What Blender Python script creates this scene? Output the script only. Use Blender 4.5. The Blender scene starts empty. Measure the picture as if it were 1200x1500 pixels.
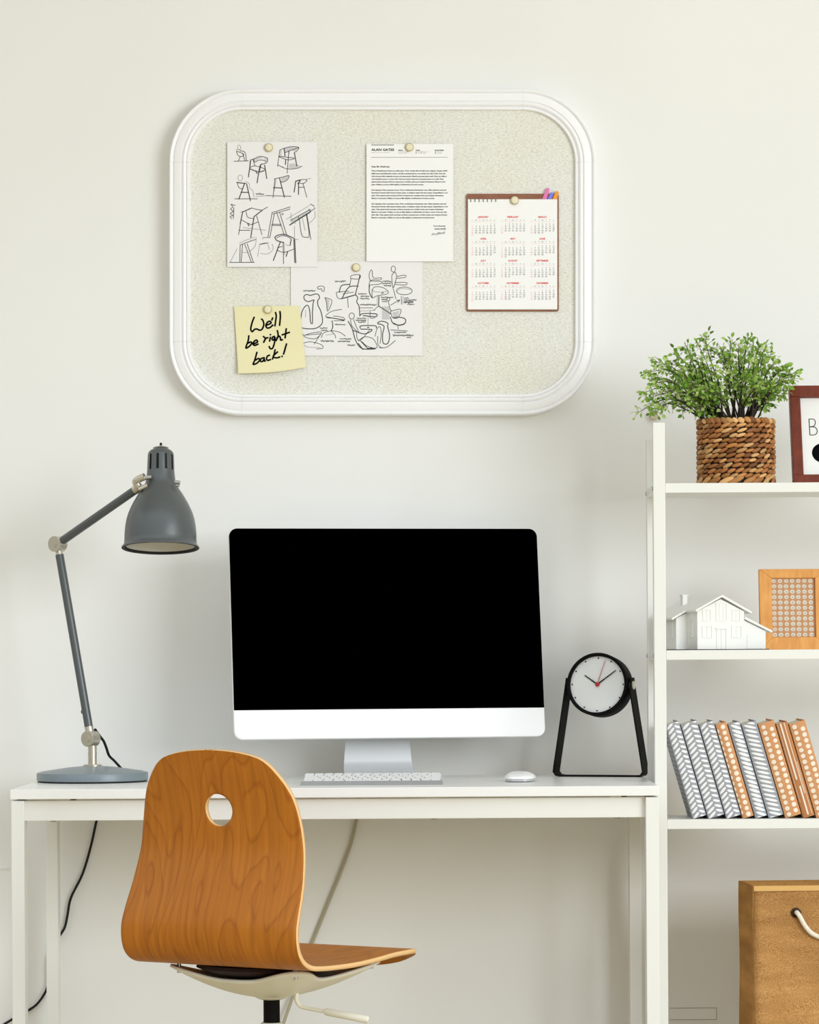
import bpy, bmesh, math, random, calendar
from mathutils import Vector, Matrix, Euler

random.seed(7)
SC = bpy.context.scene
COL = SC.collection
PI = math.pi
F = 4992.0; VX, VY = 640.0, 958.0; ROLL = 0.006
D0 = 6.4; CAMZ = 0.98
WALL_Y = 0.66

def P(px, py, d):
    """point at depth d seen at photo pixel px,py"""
    u, v = px - VX, py - VY
    c, s = math.cos(ROLL), math.sin(ROLL)
    return Vector(((u*c - v*s)*d/F, d - D0, CAMZ + (-u*s - v*c)*d/F))

# ------------------------------------------------------------------ materials
def lin(c):
    return tuple(((x/255)/12.92 if x/255 <= 0.04045 else ((x/255+0.055)/1.055)**2.4) for x in c) + (1.0,)

MATS = {}
def mat(name, rgb, rough=0.5, metal=0.0, spec=0.5, coat=0.0):
    if name in MATS: return MATS[name]
    m = bpy.data.materials.new(name); m.use_nodes = True
    b = m.node_tree.nodes['Principled BSDF']
    b.inputs['Base Color'].default_value = lin(rgb)
    b.inputs['Roughness'].default_value = rough
    b.inputs['Metallic'].default_value = metal
    b.inputs['Specular IOR Level'].default_value = spec
    b.inputs['Coat Weight'].default_value = coat
    MATS[name] = m
    return m

def nodes(m):
    nt = m.node_tree
    return nt, nt.nodes, nt.links, nt.nodes['Principled BSDF']

def ramp(nt, stops):
    r = nt.nodes.new('ShaderNodeValToRGB')
    els = r.color_ramp.elements
    els[0].position, els[0].color = stops[0][0], lin(stops[0][1])
    els[1].position, els[1].color = stops[-1][0], lin(stops[-1][1])
    for p, c in stops[1:-1]:
        e = els.new(p); e.color = lin(c)
    return r

def noisy(name, c0, c1, scale=(1,1,1), nscale=5, detail=3, rough=0.6, bump=0.0, bdist=0.001, coord='Object', spec=0.4, distortion=0.0, lo=0.3, hi=0.7):
    m = mat(name, c0, rough, spec=spec)
    nt, N, L, b = nodes(m)
    tc = N.new('ShaderNodeTexCoord'); mp = N.new('ShaderNodeMapping')
    mp.inputs['Scale'].default_value = scale
    L.new(tc.outputs[coord], mp.inputs['Vector'])
    n = N.new('ShaderNodeTexNoise'); n.inputs['Scale'].default_value = nscale
    n.inputs['Detail'].default_value = detail; n.inputs['Distortion'].default_value = distortion
    L.new(mp.outputs['Vector'], n.inputs['Vector'])
    r = ramp(nt, [(lo, c0), (hi, c1)])
    L.new(n.outputs['Fac'], r.inputs['Fac']); L.new(r.outputs['Color'], b.inputs['Base Color'])
    if bump:
        bp = N.new('ShaderNodeBump'); bp.inputs['Strength'].default_value = bump
        bp.inputs['Distance'].default_value = bdist
        L.new(n.outputs['Fac'], bp.inputs['Height']); L.new(bp.outputs['Normal'], b.inputs['Normal'])
    return m

M_wall = noisy('wall_paint', (238,238,236), (242,242,240), nscale=1.3, detail=5, rough=0.85, bump=0.08, bdist=0.004, spec=0.2)
M_floor = noisy('floor_boards', (190,174,138), (204,188,152), scale=(1,12,1), nscale=3, rough=0.5)
M_white = mat('white_lacquer', (233,233,228), 0.35)
M_desktop = mat('white_laminate', (240,240,238), 0.28)
M_frame = mat('white_moulding', (249,249,251), 0.4)
M_alu = mat('brushed_aluminium', (214,216,218), 0.42, 0.15)
M_chin = mat('pale_aluminium', (246,246,247), 0.45, 0.0)
M_black_glass = mat('black_glass', (0,0,0), 0.6, spec=0.0)
M_black = mat('black_metal', (10,9,8), 0.7, spec=0.12)
M_blackrub = mat('black_rubber', (22,20,20), 0.6, spec=0.3)
M_ink = mat('black_ink', (16,16,18), 0.9, spec=0.0)
M_pencil = mat('pencil_line', (70,70,74), 0.9, spec=0.0)
M_pencil2 = mat('faint_pencil_line', (150,150,153), 0.9, spec=0.0)
M_pencil3 = mat('pencil_shading', (206,206,208), 0.9, spec=0.0)
M_greyink = mat('grey_ink', (120,120,124), 0.9, spec=0.0)
M_softink = mat('soft_grey_ink', (150,152,156), 0.9, spec=0.0)
M_redink = mat('red_ink', (232,92,96), 0.9, spec=0.0)
M_pinkink = mat('pink_ink', (246,186,190), 0.9, spec=0.0)
M_blueink = mat('blue_ink', (96,124,190), 0.9, spec=0.0)
M_paper = mat('white_paper', (250,250,250), 0.8, spec=0.2)
M_sketchpaper = mat('sketch_paper', (241,240,241), 0.8, spec=0.2)
M_yellow = mat('yellow_paper', (240,233,190), 0.8, spec=0.2)
M_pin = mat('cream_pin', (238,231,198), 0.35)
M_pinrim = mat('pin_rim', (196,180,140), 0.4)
M_lamp = mat('grey_enamel', (70,76,79), 0.33, spec=0.9)
M_lampbase = mat('grey_enamel_base', (124,136,142), 0.36)
M_shadein = mat('white_enamel', (225,222,212), 0.5)
M_nickel = mat('satin_nickel', (208,202,188), 0.32, 0.85)
M_steel = mat('steel', (190,190,192), 0.25, 1.0)
M_cream = mat('cream_plastic', (226,222,206), 0.45)
M_pan = mat('cream_casting', (232,228,212), 0.4)
M_panshade = mat('underside_shade', (40,18,14), 0.9)  # near-black brown standing in for shade inside the seat casting
M_dial = mat('dial_grey', (234,235,234), 0.6)
M_red = mat('red_plastic', (178,26,36), 0.4)
M_house = mat('white_card', (238,238,234), 0.75, spec=0.2)
M_key = mat('white_key', (246,246,247), 0.5)
M_keyedge = mat('dark_gap', (120,122,126), 0.7)
M_soil = mat('dark_soil', (50,36,26), 0.95)
M_signwhite = mat('sign_white', (238,238,236), 0.6)
M_rope = noisy('white_rope', (226,216,196), (244,238,224), scale=(1,1,1), nscale=300, rough=0.85, bump=0.3)
M_grom = mat('dark_bronze', (62,40,24), 0.35, 0.7)
M_trimline = mat('groove_line', (120,104,78), 0.9)
M_calwood = noisy('brown_board', (134,88,66), (156,106,82), scale=(1,1,6), nscale=30, rough=0.7)
M_pinktab = mat('pink_tab', (232,120,190), 0.6)
M_bluetab = mat('blue_tab', (128,128,240), 0.6)
M_orangetab = mat('orange_tab', (244,160,40), 0.6)
M_greycloth = mat('grey_cover', (158,160,166), 0.8, spec=0.2)
M_whiteleaf = mat('white_print', (238,238,240), 0.8, spec=0.2)
M_tancloth = mat('tan_cover', (206,150,104), 0.8, spec=0.2)
M_browncloth = mat('brown_cover', (186,126,80), 0.8, spec=0.2)
M_creamdot = mat('cream_print', (240,226,208), 0.8, spec=0.2)
M_pages = mat('page_edges', (236,230,216), 0.9)
M_card = mat('brown_card', (196,146,104), 0.85)
M_dotcream = mat('cream_dot', (222,213,198), 0.8)
M_dotgrey = mat('grey_dot', (186,182,172), 0.8)
M_mahog = noisy('mahogany', (98,34,12), (122,47,18), scale=(3,3,1), nscale=40, rough=0.45)
M_orangewood = noisy('orange_wood', (214,144,66), (232,166,86), scale=(4,4,1), nscale=25, rough=0.5)
M_bark = mat('dark_bark', (52,38,30), 0.8)
M_twig = mat('green_twig', (110,112,70), 0.8)

# woven pinboard cloth
def make_weave():
    m = mat('woven_cloth', (232,230,212), 0.9, spec=0.1)
    nt, N, L, b = nodes(m)
    tc = N.new('ShaderNodeTexCoord')
    def nz(scale, ns):
        mp = N.new('ShaderNodeMapping'); mp.inputs['Scale'].default_value = scale
        L.new(tc.outputs['Object'], mp.inputs['Vector'])
        n = N.new('ShaderNodeTexNoise'); n.inputs['Scale'].default_value = ns; n.inputs['Detail'].default_value = 4
        L.new(mp.outputs['Vector'], n.inputs['Vector']); return n
    a = nz((1,1,3), 190); c = nz((1,1,1), 5)
    r1 = ramp(nt, [(0.3,(214,213,207)), (0.5,(238,238,234)), (0.72,(251,251,249))])
    r2 = ramp(nt, [(0.35,(251,249,241)), (0.65,(250,251,250))])
    L.new(a.outputs['Fac'], r1.inputs['Fac']); L.new(c.outputs['Fac'], r2.inputs['Fac'])
    mx = N.new('ShaderNodeMix'); mx.data_type = 'RGBA'; mx.blend_type = 'MULTIPLY'; mx.inputs[0].default_value = 1.0
    L.new(r1.outputs['Color'], mx.inputs[6]); L.new(r2.outputs['Color'], mx.inputs[7])
    L.new(mx.outputs[2], b.inputs['Base Color'])
    bp = N.new('ShaderNodeBump'); bp.inputs['Strength'].default_value = 0.35; bp.inputs['Distance'].default_value = 0.002
    L.new(a.outputs['Fac'], bp.inputs['Height']); L.new(bp.outputs['Normal'], b.inputs['Normal'])
    return m
M_weave = make_weave()

# bent plywood, grain follows the uv length
def make_ply():
    m = mat('birch_veneer', (196,122,50), 0.42, spec=0.28)
    nt, N, L, b = nodes(m)
    tc = N.new('ShaderNodeTexCoord')
    mp = N.new('ShaderNodeMapping'); mp.inputs['Scale'].default_value = (1,0.28,1)
    L.new(tc.outputs['UV'], mp.inputs['Vector'])
    n0 = N.new('ShaderNodeTexNoise'); n0.inputs['Scale'].default_value = 5.5; n0.inputs['Detail'].default_value = 2.5
    L.new(mp.outputs['Vector'], n0.inputs['Vector'])
    mul = N.new('ShaderNodeMath'); mul.operation = 'MULTIPLY'; mul.inputs[1].default_value = 21
    L.new(n0.outputs['Fac'], mul.inputs[0])
    fr = N.new('ShaderNodeMath'); fr.operation = 'FRACT'; L.new(mul.outputs[0], fr.inputs[0])
    rl = ramp(nt, [(0.0,(170,98,21)), (0.10,(187,112,27)), (0.85,(193,118,31)), (1.0,(176,103,23))])
    L.new(fr.outputs[0], rl.inputs['Fac'])
    mp2 = N.new('ShaderNodeMapping'); mp2.inputs['Scale'].default_value = (1,0.03,1)
    L.new(tc.outputs['UV'], mp2.inputs['Vector'])
    n1 = N.new('ShaderNodeTexNoise'); n1.inputs['Scale'].default_value = 120; n1.inputs['Detail'].default_value = 2
    L.new(mp2.outputs['Vector'], n1.inputs['Vector'])
    r2 = ramp(nt, [(0.3,(226,222,216)), (0.7,(255,255,255))])
    L.new(n1.outputs['Fac'], r2.inputs['Fac'])
    mx = N.new('ShaderNodeMix'); mx.data_type = 'RGBA'; mx.blend_type = 'MULTIPLY'; mx.inputs[0].default_value = 1.0
    L.new(rl.outputs['Color'], mx.inputs[6]); L.new(r2.outputs['Color'], mx.inputs[7])
    L.new(mx.outputs[2], b.inputs['Base Color'])
    return m
M_ply = make_ply()
M_plyedge = mat('ply_edge', (232,190,134), 0.5)

def make_jute(name, c0, c1, c2):
    m = mat(name, c1, 0.9, spec=0.1)
    nt, N, L, b = nodes(m)
    tc = N.new('ShaderNodeTexCoord')
    def nz(scale, ns, det=3):
        mp = N.new('ShaderNodeMapping'); mp.inputs['Scale'].default_value = scale
        L.new(tc.outputs['Object'], mp.inputs['Vector'])
        n = N.new('ShaderNodeTexNoise'); n.inputs['Scale'].default_value = ns; n.inputs['Detail'].default_value = det
        L.new(mp.outputs['Vector'], n.inputs['Vector']); return n
    a = nz((0.6,0.6,1), 760); c = nz((0.6,0.6,3.2), 7, 4)
    r1 = ramp(nt, [(0.32,c0), (0.5,c1), (0.7,c2)])
    L.new(a.outputs['Fac'], r1.inputs['Fac'])
    r2 = ramp(nt, [(0.35,(214,208,200)), (0.65,(255,255,255))])
    L.new(c.outputs['Fac'], r2.inputs['Fac'])
    mx = N.new('ShaderNodeMix'); mx.data_type = 'RGBA'; mx.blend_type = 'MULTIPLY'; mx.inputs[0].default_value = 1.0
    L.new(r1.outputs['Color'], mx.inputs[6]); L.new(r2.outputs['Color'], mx.inputs[7])
    L.new(mx.outputs[2], b.inputs['Base Color'])
    bp = N.new('ShaderNodeBump'); bp.inputs['Strength'].default_value = 0.6; bp.inputs['Distance'].default_value = 0.002
    ad = N.new('ShaderNodeMath'); ad.operation = 'ADD'
    ml = N.new('ShaderNodeMath'); ml.operation = 'MULTIPLY'; ml.inputs[1].default_value = 4.0
    L.new(c.outputs['Fac'], ml.inputs[0]); L.new(a.outputs['Fac'], ad.inputs[0]); L.new(ml.outputs[0], ad.inputs[1])
    L.new(ad.outputs[0], bp.inputs['Height']); L.new(bp.outputs['Normal'], b.inputs['Normal'])
    return m
M_jute = make_jute('jute_weave', (172,120,66), (202,152,94), (226,182,126))
M_juteside = make_jute('jute_lining', (190,138,74), (206,152,88), (216,164,100))
M_hem = mat('jute_hem', (220,176,112), 0.9, spec=0.1)

def attr_mat(name, rough=0.6, transl=0.0):
    m = mat(name, (128,128,128), rough, spec=0.3)
    nt, N, L, b = nodes(m)
    a = N.new('ShaderNodeVertexColor'); a.layer_name = 'tint'
    L.new(a.outputs['Color'], b.inputs['Base Color'])
    if transl:
        t = N.new('ShaderNodeBsdfTranslucent'); mxs = N.new('ShaderNodeMixShader'); mxs.inputs[0].default_value = transl
        L.new(a.outputs['Color'], t.inputs['Color'])
        out = N['Material Output']
        L.new(b.outputs[0], mxs.inputs[1]); L.new(t.outputs[0], mxs.inputs[2]); L.new(mxs.outputs[0], out.inputs[0])
    return m
M_leaf = attr_mat('leaf_green', 0.5, 0.3)
M_straw = attr_mat('water_hyacinth', 0.5)
M_strawdark = mat('dark_straw', (44,28,16), 0.9)

# ------------------------------------------------------------------ mesh builder
class MB:
    def __init__(self):
        self.v = []; self.f = []; self.mi = []; self.uv = {}; self.tint = {}
    def add(self, verts, faces, mi=0, tint=None):
        o = len(self.v)
        self.v += [Vector(p) for p in verts]
        for f in faces:
            self.f.append([i+o for i in f]); self.mi.append(mi)
        if tint is not None:
            for i in range(len(verts)): self.tint[o+i] = tint
        return o
    def box(self, a, b, mi=0):
        x0,y0,z0 = a; x1,y1,z1 = b
        self.add([(x0,y0,z0),(x1,y0,z0),(x1,y1,z0),(x0,y1,z0),(x0,y0,z1),(x1,y0,z1),(x1,y1,z1),(x0,y1,z1)],
                 [(0,3,2,1),(4,5,6,7),(0,1,5,4),(1,2,6,5),(2,3,7,6),(3,0,4,7)], mi)
        return self
    def cbox(self, c, s, mi=0):
        return self.box([c[i]-s[i]/2 for i in range(3)], [c[i]+s[i]/2 for i in range(3)], mi)
    def prism(self, poly, y0, y1, mi=0):
        """polygon in x,z (counter clockwise seen from -y) extruded along y"""
        n = len(poly)
        vs = [(p[0],y0,p[1]) for p in poly] + [(p[0],y1,p[1]) for p in poly]
        fs = [tuple(range(n)), tuple(range(2*n-1, n-1, -1))]
        for i in range(n):
            j = (i+1) % n
            fs.append((i, i+n, j+n, j))
        self.add(vs, fs, mi); return self
    def lathe(self, prof, seg=32, mi=0, center=(0,0,0), skip=None, cap0=False, cap1=False):
        """profile of (r,z) turned about z"""
        vs = []; fs = []
        for r, z in prof:
            for k in range(seg):
                a = 2*PI*k/seg
                vs.append((center[0]+r*math.cos(a), center[1]+r*math.sin(a), center[2]+z))
        for i in range(len(prof)-1):
            for k in range(seg):
                if skip and skip(i, k): continue
                k2 = (k+1) % seg
                fs.append((i*seg+k, i*seg+k2, (i+1)*seg+k2, (i+1)*seg+k))
        if cap0: fs.append(tuple(range(seg-1, -1, -1)))
        if cap1: fs.append(tuple((len(prof)-1)*seg+k for k in range(seg)))
        self.add(vs, fs, mi); return self
    def tube(self, path, r, seg=10, mi=0, caps=True):
        path = [Vector(p) for p in path]; n = len(path)
        rs = r if isinstance(r, (list, tuple)) else [r]*n
        vs = []; fs = []; prev = None
        for i, p in enumerate(path):
            t = (path[min(i+1,n-1)] - path[max(i-1,0)]).normalized()
            if prev is None:
                a = Vector((0,0,1)) if abs(t.z) < 0.9 else Vector((1,0,0))
                u = t.cross(a).normalized()
            else:
                u = (prev - t*prev.dot(t)).normalized()
            prev = u; w = t.cross(u)
            for k in range(seg):
                a = 2*PI*k/seg
                vs.append(p + (u*math.cos(a) + w*math.sin(a))*rs[i])
        for i in range(n-1):
            for k in range(seg):
                k2 = (k+1) % seg
                fs.append((i*seg+k, i*seg+k2, (i+1)*seg+k2, (i+1)*seg+k))
        if caps:
            fs.append(tuple(range(seg-1,-1,-1))); fs.append(tuple((n-1)*seg+k for k in range(seg)))
        self.add(vs, fs, mi); return self
    def cyl(self, a, b, r, seg=24, mi=0):
        return self.tube([a, b], r, seg, mi)
    def ellipsoid(self, c, rad, rot=None, nu=10, nv=7, mi=0, tint=None):
        R = rot or Matrix.Identity(3); vs = []; fs = []; c = Vector(c)
        for i in range(nv+1):
            ph = PI*i/nv
            for k in range(nu):
                th = 2*PI*k/nu
                vs.append(c + R @ Vector((rad[0]*math.cos(ph), rad[1]*math.sin(ph)*math.cos(th), rad[2]*math.sin(ph)*math.sin(th))))
        for i in range(nv):
            for k in range(nu):
                k2 = (k+1) % nu
                fs.append((i*nu+k, i*nu+k2, (i+1)*nu+k2, (i+1)*nu+k))
        self.add(vs, fs, mi, tint); return self
    def disc(self, c, r, y, seg=14, mi=0, rz=None):
        """flat disc facing -y"""
        rz = rz or r
        self.add([(c[0]+r*math.cos(2*PI*k/seg), y, c[1]+rz*math.sin(2*PI*k/seg)) for k in range(seg)], [tuple(range(seg))], mi); return self
    def poly(self, pts, y, mi=0):
        self.add([(p[0],y,p[1]) for p in pts], [tuple(range(len(pts)))], mi); return self
    def ribbon(self, pts, w, y, mi=0, surf=None):
        """flat ink stroke in the x,z plane facing -y"""
        pts = [Vector((p[0],p[1])) for p in pts]
        q = [pts[0]]
        for p in pts[1:]:
            if (p-q[-1]).length > 1e-6: q.append(p)
        if len(q) < 2: return self
        n = len(q); vs = []
        for i, p in enumerate(q):
            t = (q[min(i+1,n-1)] - q[max(i-1,0)])
            t = t.normalized() if t.length > 1e-9 else Vector((1,0))
            nn = Vector((-t.y, t.x))*w/2
            e = -t*w*0.3 if i == 0 else (t*w*0.3 if i == n-1 else Vector((0,0)))
            for s in (-1, 1):
                a = p + e + nn*s
                yy = surf(a.x, a.y) if surf else y
                vs.append((a.x, yy, a.y))
        self.add(vs, [(2*i, 2*i+2, 2*i+3, 2*i+1) for i in range(n-1)], mi); return self
    def text(self, s, x, z, h, y, mi=0, align='LEFT', width=None, bold=0.0, shear=0.0):
        """letters as flat mesh faces facing -y; h is the capital height"""
        cu = bpy.data.curves.new('lettering', 'FONT'); cu.body = s; cu.size = h/0.72
        cu.align_x = align; cu.offset = bold; cu.shear = shear; cu.resolution_u = 2; cu.fill_mode = 'FRONT'
        ob = bpy.data.objects.new('lettering', cu)
        me = bpy.data.meshes.new_from_object(ob)
        vs = [v.co.copy() for v in me.vertices]; fs = [tuple(p.vertices) for p in me.polygons]
        bpy.data.objects.remove(ob); bpy.data.curves.remove(cu); bpy.data.meshes.remove(me)
        if not vs: return self
        k = 1.0
        if width:
            xs = [v.x for v in vs]; k = width/max(1e-6, max(xs)-min(xs))
        self.add([(x+v.x*k, y, z+v.y) for v in vs], fs, mi); return self
    def xform(self, M):
        self.v = [M @ p for p in self.v]; return self
    def build(self, name, mats, parent=None, loc=None, rot=None, smooth=35, bevel=0.0, bseg=2, weld=False):
        me = bpy.data.meshes.new(name)
        me.from_pydata([tuple(p) for p in self.v], [], self.f)
        if not isinstance(mats, (list, tuple)): mats = [mats]
        for m in mats: me.materials.append(m)
        for p, i in zip(me.polygons, self.mi): p.material_index = i
        if self.uv:
            l = me.uv_layers.new(name='UVMap')
            for lp in me.loops:
                l.data[lp.index].uv = self.uv.get(lp.vertex_index, (0,0))
        if self.tint:
            ca = me.color_attributes.new('tint', 'FLOAT_COLOR', 'POINT')
            for i in range(len(me.vertices)):
                ca.data[i].color = self.tint.get(i, (0.5,0.5,0.5,1))
        me.update()
        if smooth:
            me.polygons.foreach_set('use_smooth', [True]*len(me.polygons))
            me.set_sharp_from_angle(angle=math.radians(smooth))
        o = bpy.data.objects.new(name, me); COL.objects.link(o)
        if parent: o.parent = parent
        if loc is not None: o.location = loc
        if rot is not None: o.rotation_euler = rot
        if bevel:
            md = o.modifiers.new('bevel', 'BEVEL'); md.width = bevel; md.segments = bseg; md.limit_method = 'ANGLE'
            md.angle_limit = math.radians(40)
        return o

def tag(o, label, cat, group=None, kind=None):
    o['label'] = label; o['category'] = cat
    if group: o['group'] = group
    if kind: o['kind'] = kind
    return o
def thing(name, label, cat, loc=(0,0,0), rot=(0,0,0), group=None):
    o = bpy.data.objects.new(name, None); COL.objects.link(o)
    o.empty_display_size = 0.05
    o.location = loc; o.rotation_euler = rot
    return tag(o, label, cat, group)
def struct(o):
    o['kind'] = 'structure'; return o
def smoothpath(pts, n=6):
    """Catmull-Rom through the points"""
    pts = [Vector(p) for p in pts]
    if len(pts) < 3: return pts
    out = []
    for i in range(len(pts)-1):
        p0 = pts[max(i-1,0)]; p1 = pts[i]; p2 = pts[i+1]; p3 = pts[min(i+2,len(pts)-1)]
        for k in range(n):
            t = k/n
            out.append(0.5*((2*p1) + (p2-p0)*t + (2*p0-5*p1+4*p2-p3)*t*t + (3*p1-p0-3*p2+p3)*t**3))
    out.append(pts[-1]); return out
def rrect(x0, z0, x1, z1, r, n=8):
    """rounded rectangle, counter clockwise seen from -y"""
    pts = []
    for cx, cz, a0 in ((x1-r,z0+r,-90),(x1-r,z1-r,0),(x0+r,z1-r,90),(x0+r,z0+r,180)):
        for k in range(n+1):
            a = math.radians(a0+90*k/n); pts.append((cx+r*math.cos(a), cz+r*math.sin(a)))
    return pts

# ------------------------------------------------------------------ the room
XL, XR, ZT = -3.2, 4.0, 3.3
struct(MB().box((XL,WALL_Y,0),(XR,WALL_Y+0.12,ZT)).build('wall_back', M_wall, smooth=0))
struct(MB().box((XL,-8.5,-0.1),(XR,WALL_Y+0.12,0)).build('floor', M_floor, smooth=0))
struct(MB().box((XL,-1.4,ZT),(XR+0.12,WALL_Y+0.12,ZT+0.1)).build('added_ceiling', M_wall, smooth=0))  # unseen partial ceiling, added to darken the top of the back wall
wr = MB()
wy0, wy1, wz0, wz1 = -6.4, -3.0, 1.0, 3.1     # the window opening
wr.box((XR,wy1,0),(XR+0.12,WALL_Y,ZT)); wr.box((XR,-8.5,0),(XR+0.12,wy0,ZT))
wr.box((XR,wy0,0),(XR+0.12,wy1,wz0)); wr.box((XR,wy0,wz1),(XR+0.12,wy1,ZT))
struct(wr.build('wall_right', M_wall, smooth=0))
wf = MB()
for a, b in (((XR,wy0,wz0),(XR+.08,wy0+.06,wz1)),((XR,wy1-.06,wz0),(XR+.08,wy1,wz1)),((XR,wy0+.06,wz0),(XR+.08,wy1-.06,wz0+.06)),
             ((XR,wy0+.06,wz1-.06),(XR+.08,wy1-.06,wz1)),((XR+.02,(wy0+wy1)/2-.025,wz0+.06),(XR+.06,(wy0+wy1)/2+.025,wz1-.06))):
    wf.box(a, b)
struct(wf.build('window_1', M_white, smooth=0))
# shallow painted-over cover and seam on the back wall
a, b = P(981,1494,7.06), P(1050,1476,7.06)
t1 = MB().box((a.x,WALL_Y-0.002,a.z),(b.x,WALL_Y,b.z))
t1.box((a.x,WALL_Y-0.0024,b.z-0.0008),(b.x,WALL_Y-0.002,b.z), 1); t1.box((a.x,WALL_Y-0.0024,a.z),(b.x,WALL_Y-0.002,a.z+0.0008), 1)
t1.box((b.x-0.0008,WALL_Y-0.0024,a.z),(b.x,WALL_Y-0.002,b.z), 1)
struct(t1.build('trim_1', [M_wall, M_trimline], smooth=0))
a, b = P(-200,1274,7.06), P(14,1270,7.06)
struct(MB().box((a.x,WALL_Y-0.003,a.z),(b.x,WALL_Y,b.z)).build('trim_2', M_wall, smooth=0))

# ------------------------------------------------------------------ pinboard and what is pinned on it
BOUT = 0.022
SB = F/7.028
BC = P(560.5, 369.5, 7.028)                         # centre of the board on the wall
BM = Matrix.Translation(Vector((BC.x, WALL_Y-BOUT, BC.z))) @ Matrix.Rotation(ROLL, 4, 'Y')
def bl(px, py): return ((px-560.5)/SB, (369.5-py)/SB)
def bworld(px, py, out):
    x, z = bl(px, py); return BM @ Vector((x, -out, z))

board = thing('pinboard', 'large white-framed pinboard with rounded corners and woven cream cloth, hanging on the wall', 'pinboard', (BC.x, WALL_Y-BOUT, BC.z), (0,ROLL,0))
def sweep_frame():
    mb = MB(); mm = 0.001
    prof = [(0,-21.8),(0,14),(0.6,17),(2,18.5),(4.2,17.5),(6.2,13.5),(6.9,13.2),(7.2,15.6),(8,16.2),(17,17.2),(17.6,16.5),(18,13.8),(18.8,14.2),(20,17),(22,18.3),(24,17),(25.4,13.8),(26,12.6),(26.4,15.2),(29.6,15),(30.6,12),(31,-21.8)]
    x0, z0 = bl(248,608); x1, z1 = bl(873,131); R = 107/SB
    corners = [(x1-R,z0+R,-90),(x1-R,z1-R,0),(x0+R,z1-R,90),(x0+R,z0+R,180)]
    segs = []
    for i, (cx,cz,a0) in enumerate(corners):
        arc = [((cx,cz), math.radians(a0+90*k/20)) for k in range(21)]
        segs.append(arc)
        nx = corners[(i+1)%4]
        segs.append([((cx,cz), math.radians(a0+90)), ((nx[0],nx[1]), math.radians(a0+90))])
    for s in segs:
        vs = []; fs = []; n = len(prof)
        for j, ((cx,cz),a) in enumerate(s):
            tang = Vector((-math.sin(a), math.cos(a)))
            sh = 0.00012*(1 if j == 0 else (-1 if j == len(s)-1 else 0))
            for w, h in prof:
                r = R - w/SB
                vs.append((cx+r*math.cos(a)+tang.x*sh, -h*mm, cz+r*math.sin(a)+tang.y*sh))
        for j in range(len(s)-1):
            for k in range(n-1):
                fs.append((j*n+k, j*n+k+1, (j+1)*n+k+1, (j+1)*n+k))
        fs.append(tuple(range(n))); fs.append(tuple(range((len(s)-1)*n+n-1, (len(s)-1)*n-1, -1)))
        mb.add(vs, fs)
    return mb
fb = sweep_frame()
fo = fb.build('frame', M_frame, board, smooth=28)
x0, z0 = bl(277,580); x1, z1 = bl(844,159)
MB().prism(rrect(x0,z0,x1,z1,78/SB,14), -0.006, -0.0005).build('cloth_panel', M_weave, board, smooth=0)
bx0, bz0 = bl(252,604); bx1, bz1 = bl(869,135)

def paper(name, label, cat, px0, py0, px1, py1, out, m, thick=0.0005, group=None):
    """root at the sheet's centre; returns root, and a function from photo pixel to local x,z"""
    cx, cy = (px0+px1)/2, (py0+py1)/2
    root = thing(name, label, cat, bworld(cx, cy, out), (0,ROLL,0), group)
    x0, z0 = (px0-cx)/SB, (cy-py1)/SB
    MB().box((x0,-thick,z0),(-x0,0,-z0)).build('sheet', m, root, smooth=0)
    return root, (lambda px, py: ((px-cx)/SB, (cy-py)/SB))

def strokes(root, loc, data, ox, oy, k, y, name='drawing', base=0.9):
    """data: (width, closed/smooth code, points in crop pixels)"""
    mb = MB()
    for item in data:
        kind = item[0]; pts = item[1]
        q = [loc(ox+p[0]/k, oy+p[1]/k) for p in pts]
        if kind == 'fill':
            mb.poly(q, y+0.00005, 2); continue
        wpx = {'t':1.55,'m':1.05,'f':0.8,'s':0.95}[kind]*base
        mi = {'t':0,'m':0,'f':1,'s':0}[kind]
        y -= 0.0000006
        mb.ribbon([(p.x,p.y) for p in smoothpath([Vector((a,b)) for a,b in q], 5)] if kind != 's' else q, wpx/SB, y, mi)
    return mb.build(name, [M_pencil, M_pencil2, M_pencil3], root, smooth=0)
def ell(cx, cy, rx, ry, n=12): return [(cx+rx*math.cos(2*PI*i/n), cy+ry*math.sin(2*PI*i/n)) for i in range(n+1)]
def squig(x0, y0, x1, amp=7, step=7, dy=0):
    n = max(2, int((x1-x0)/step)); rnd = random.Random(int(x0*7+y0))
    return [(x0+(x1-x0)*i/n, y0+dy*i/n+(amp*rnd.uniform(.2,1.5) if i%2 else -amp*rnd.uniform(.2,1.3))) for i in range(n+1)]

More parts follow.
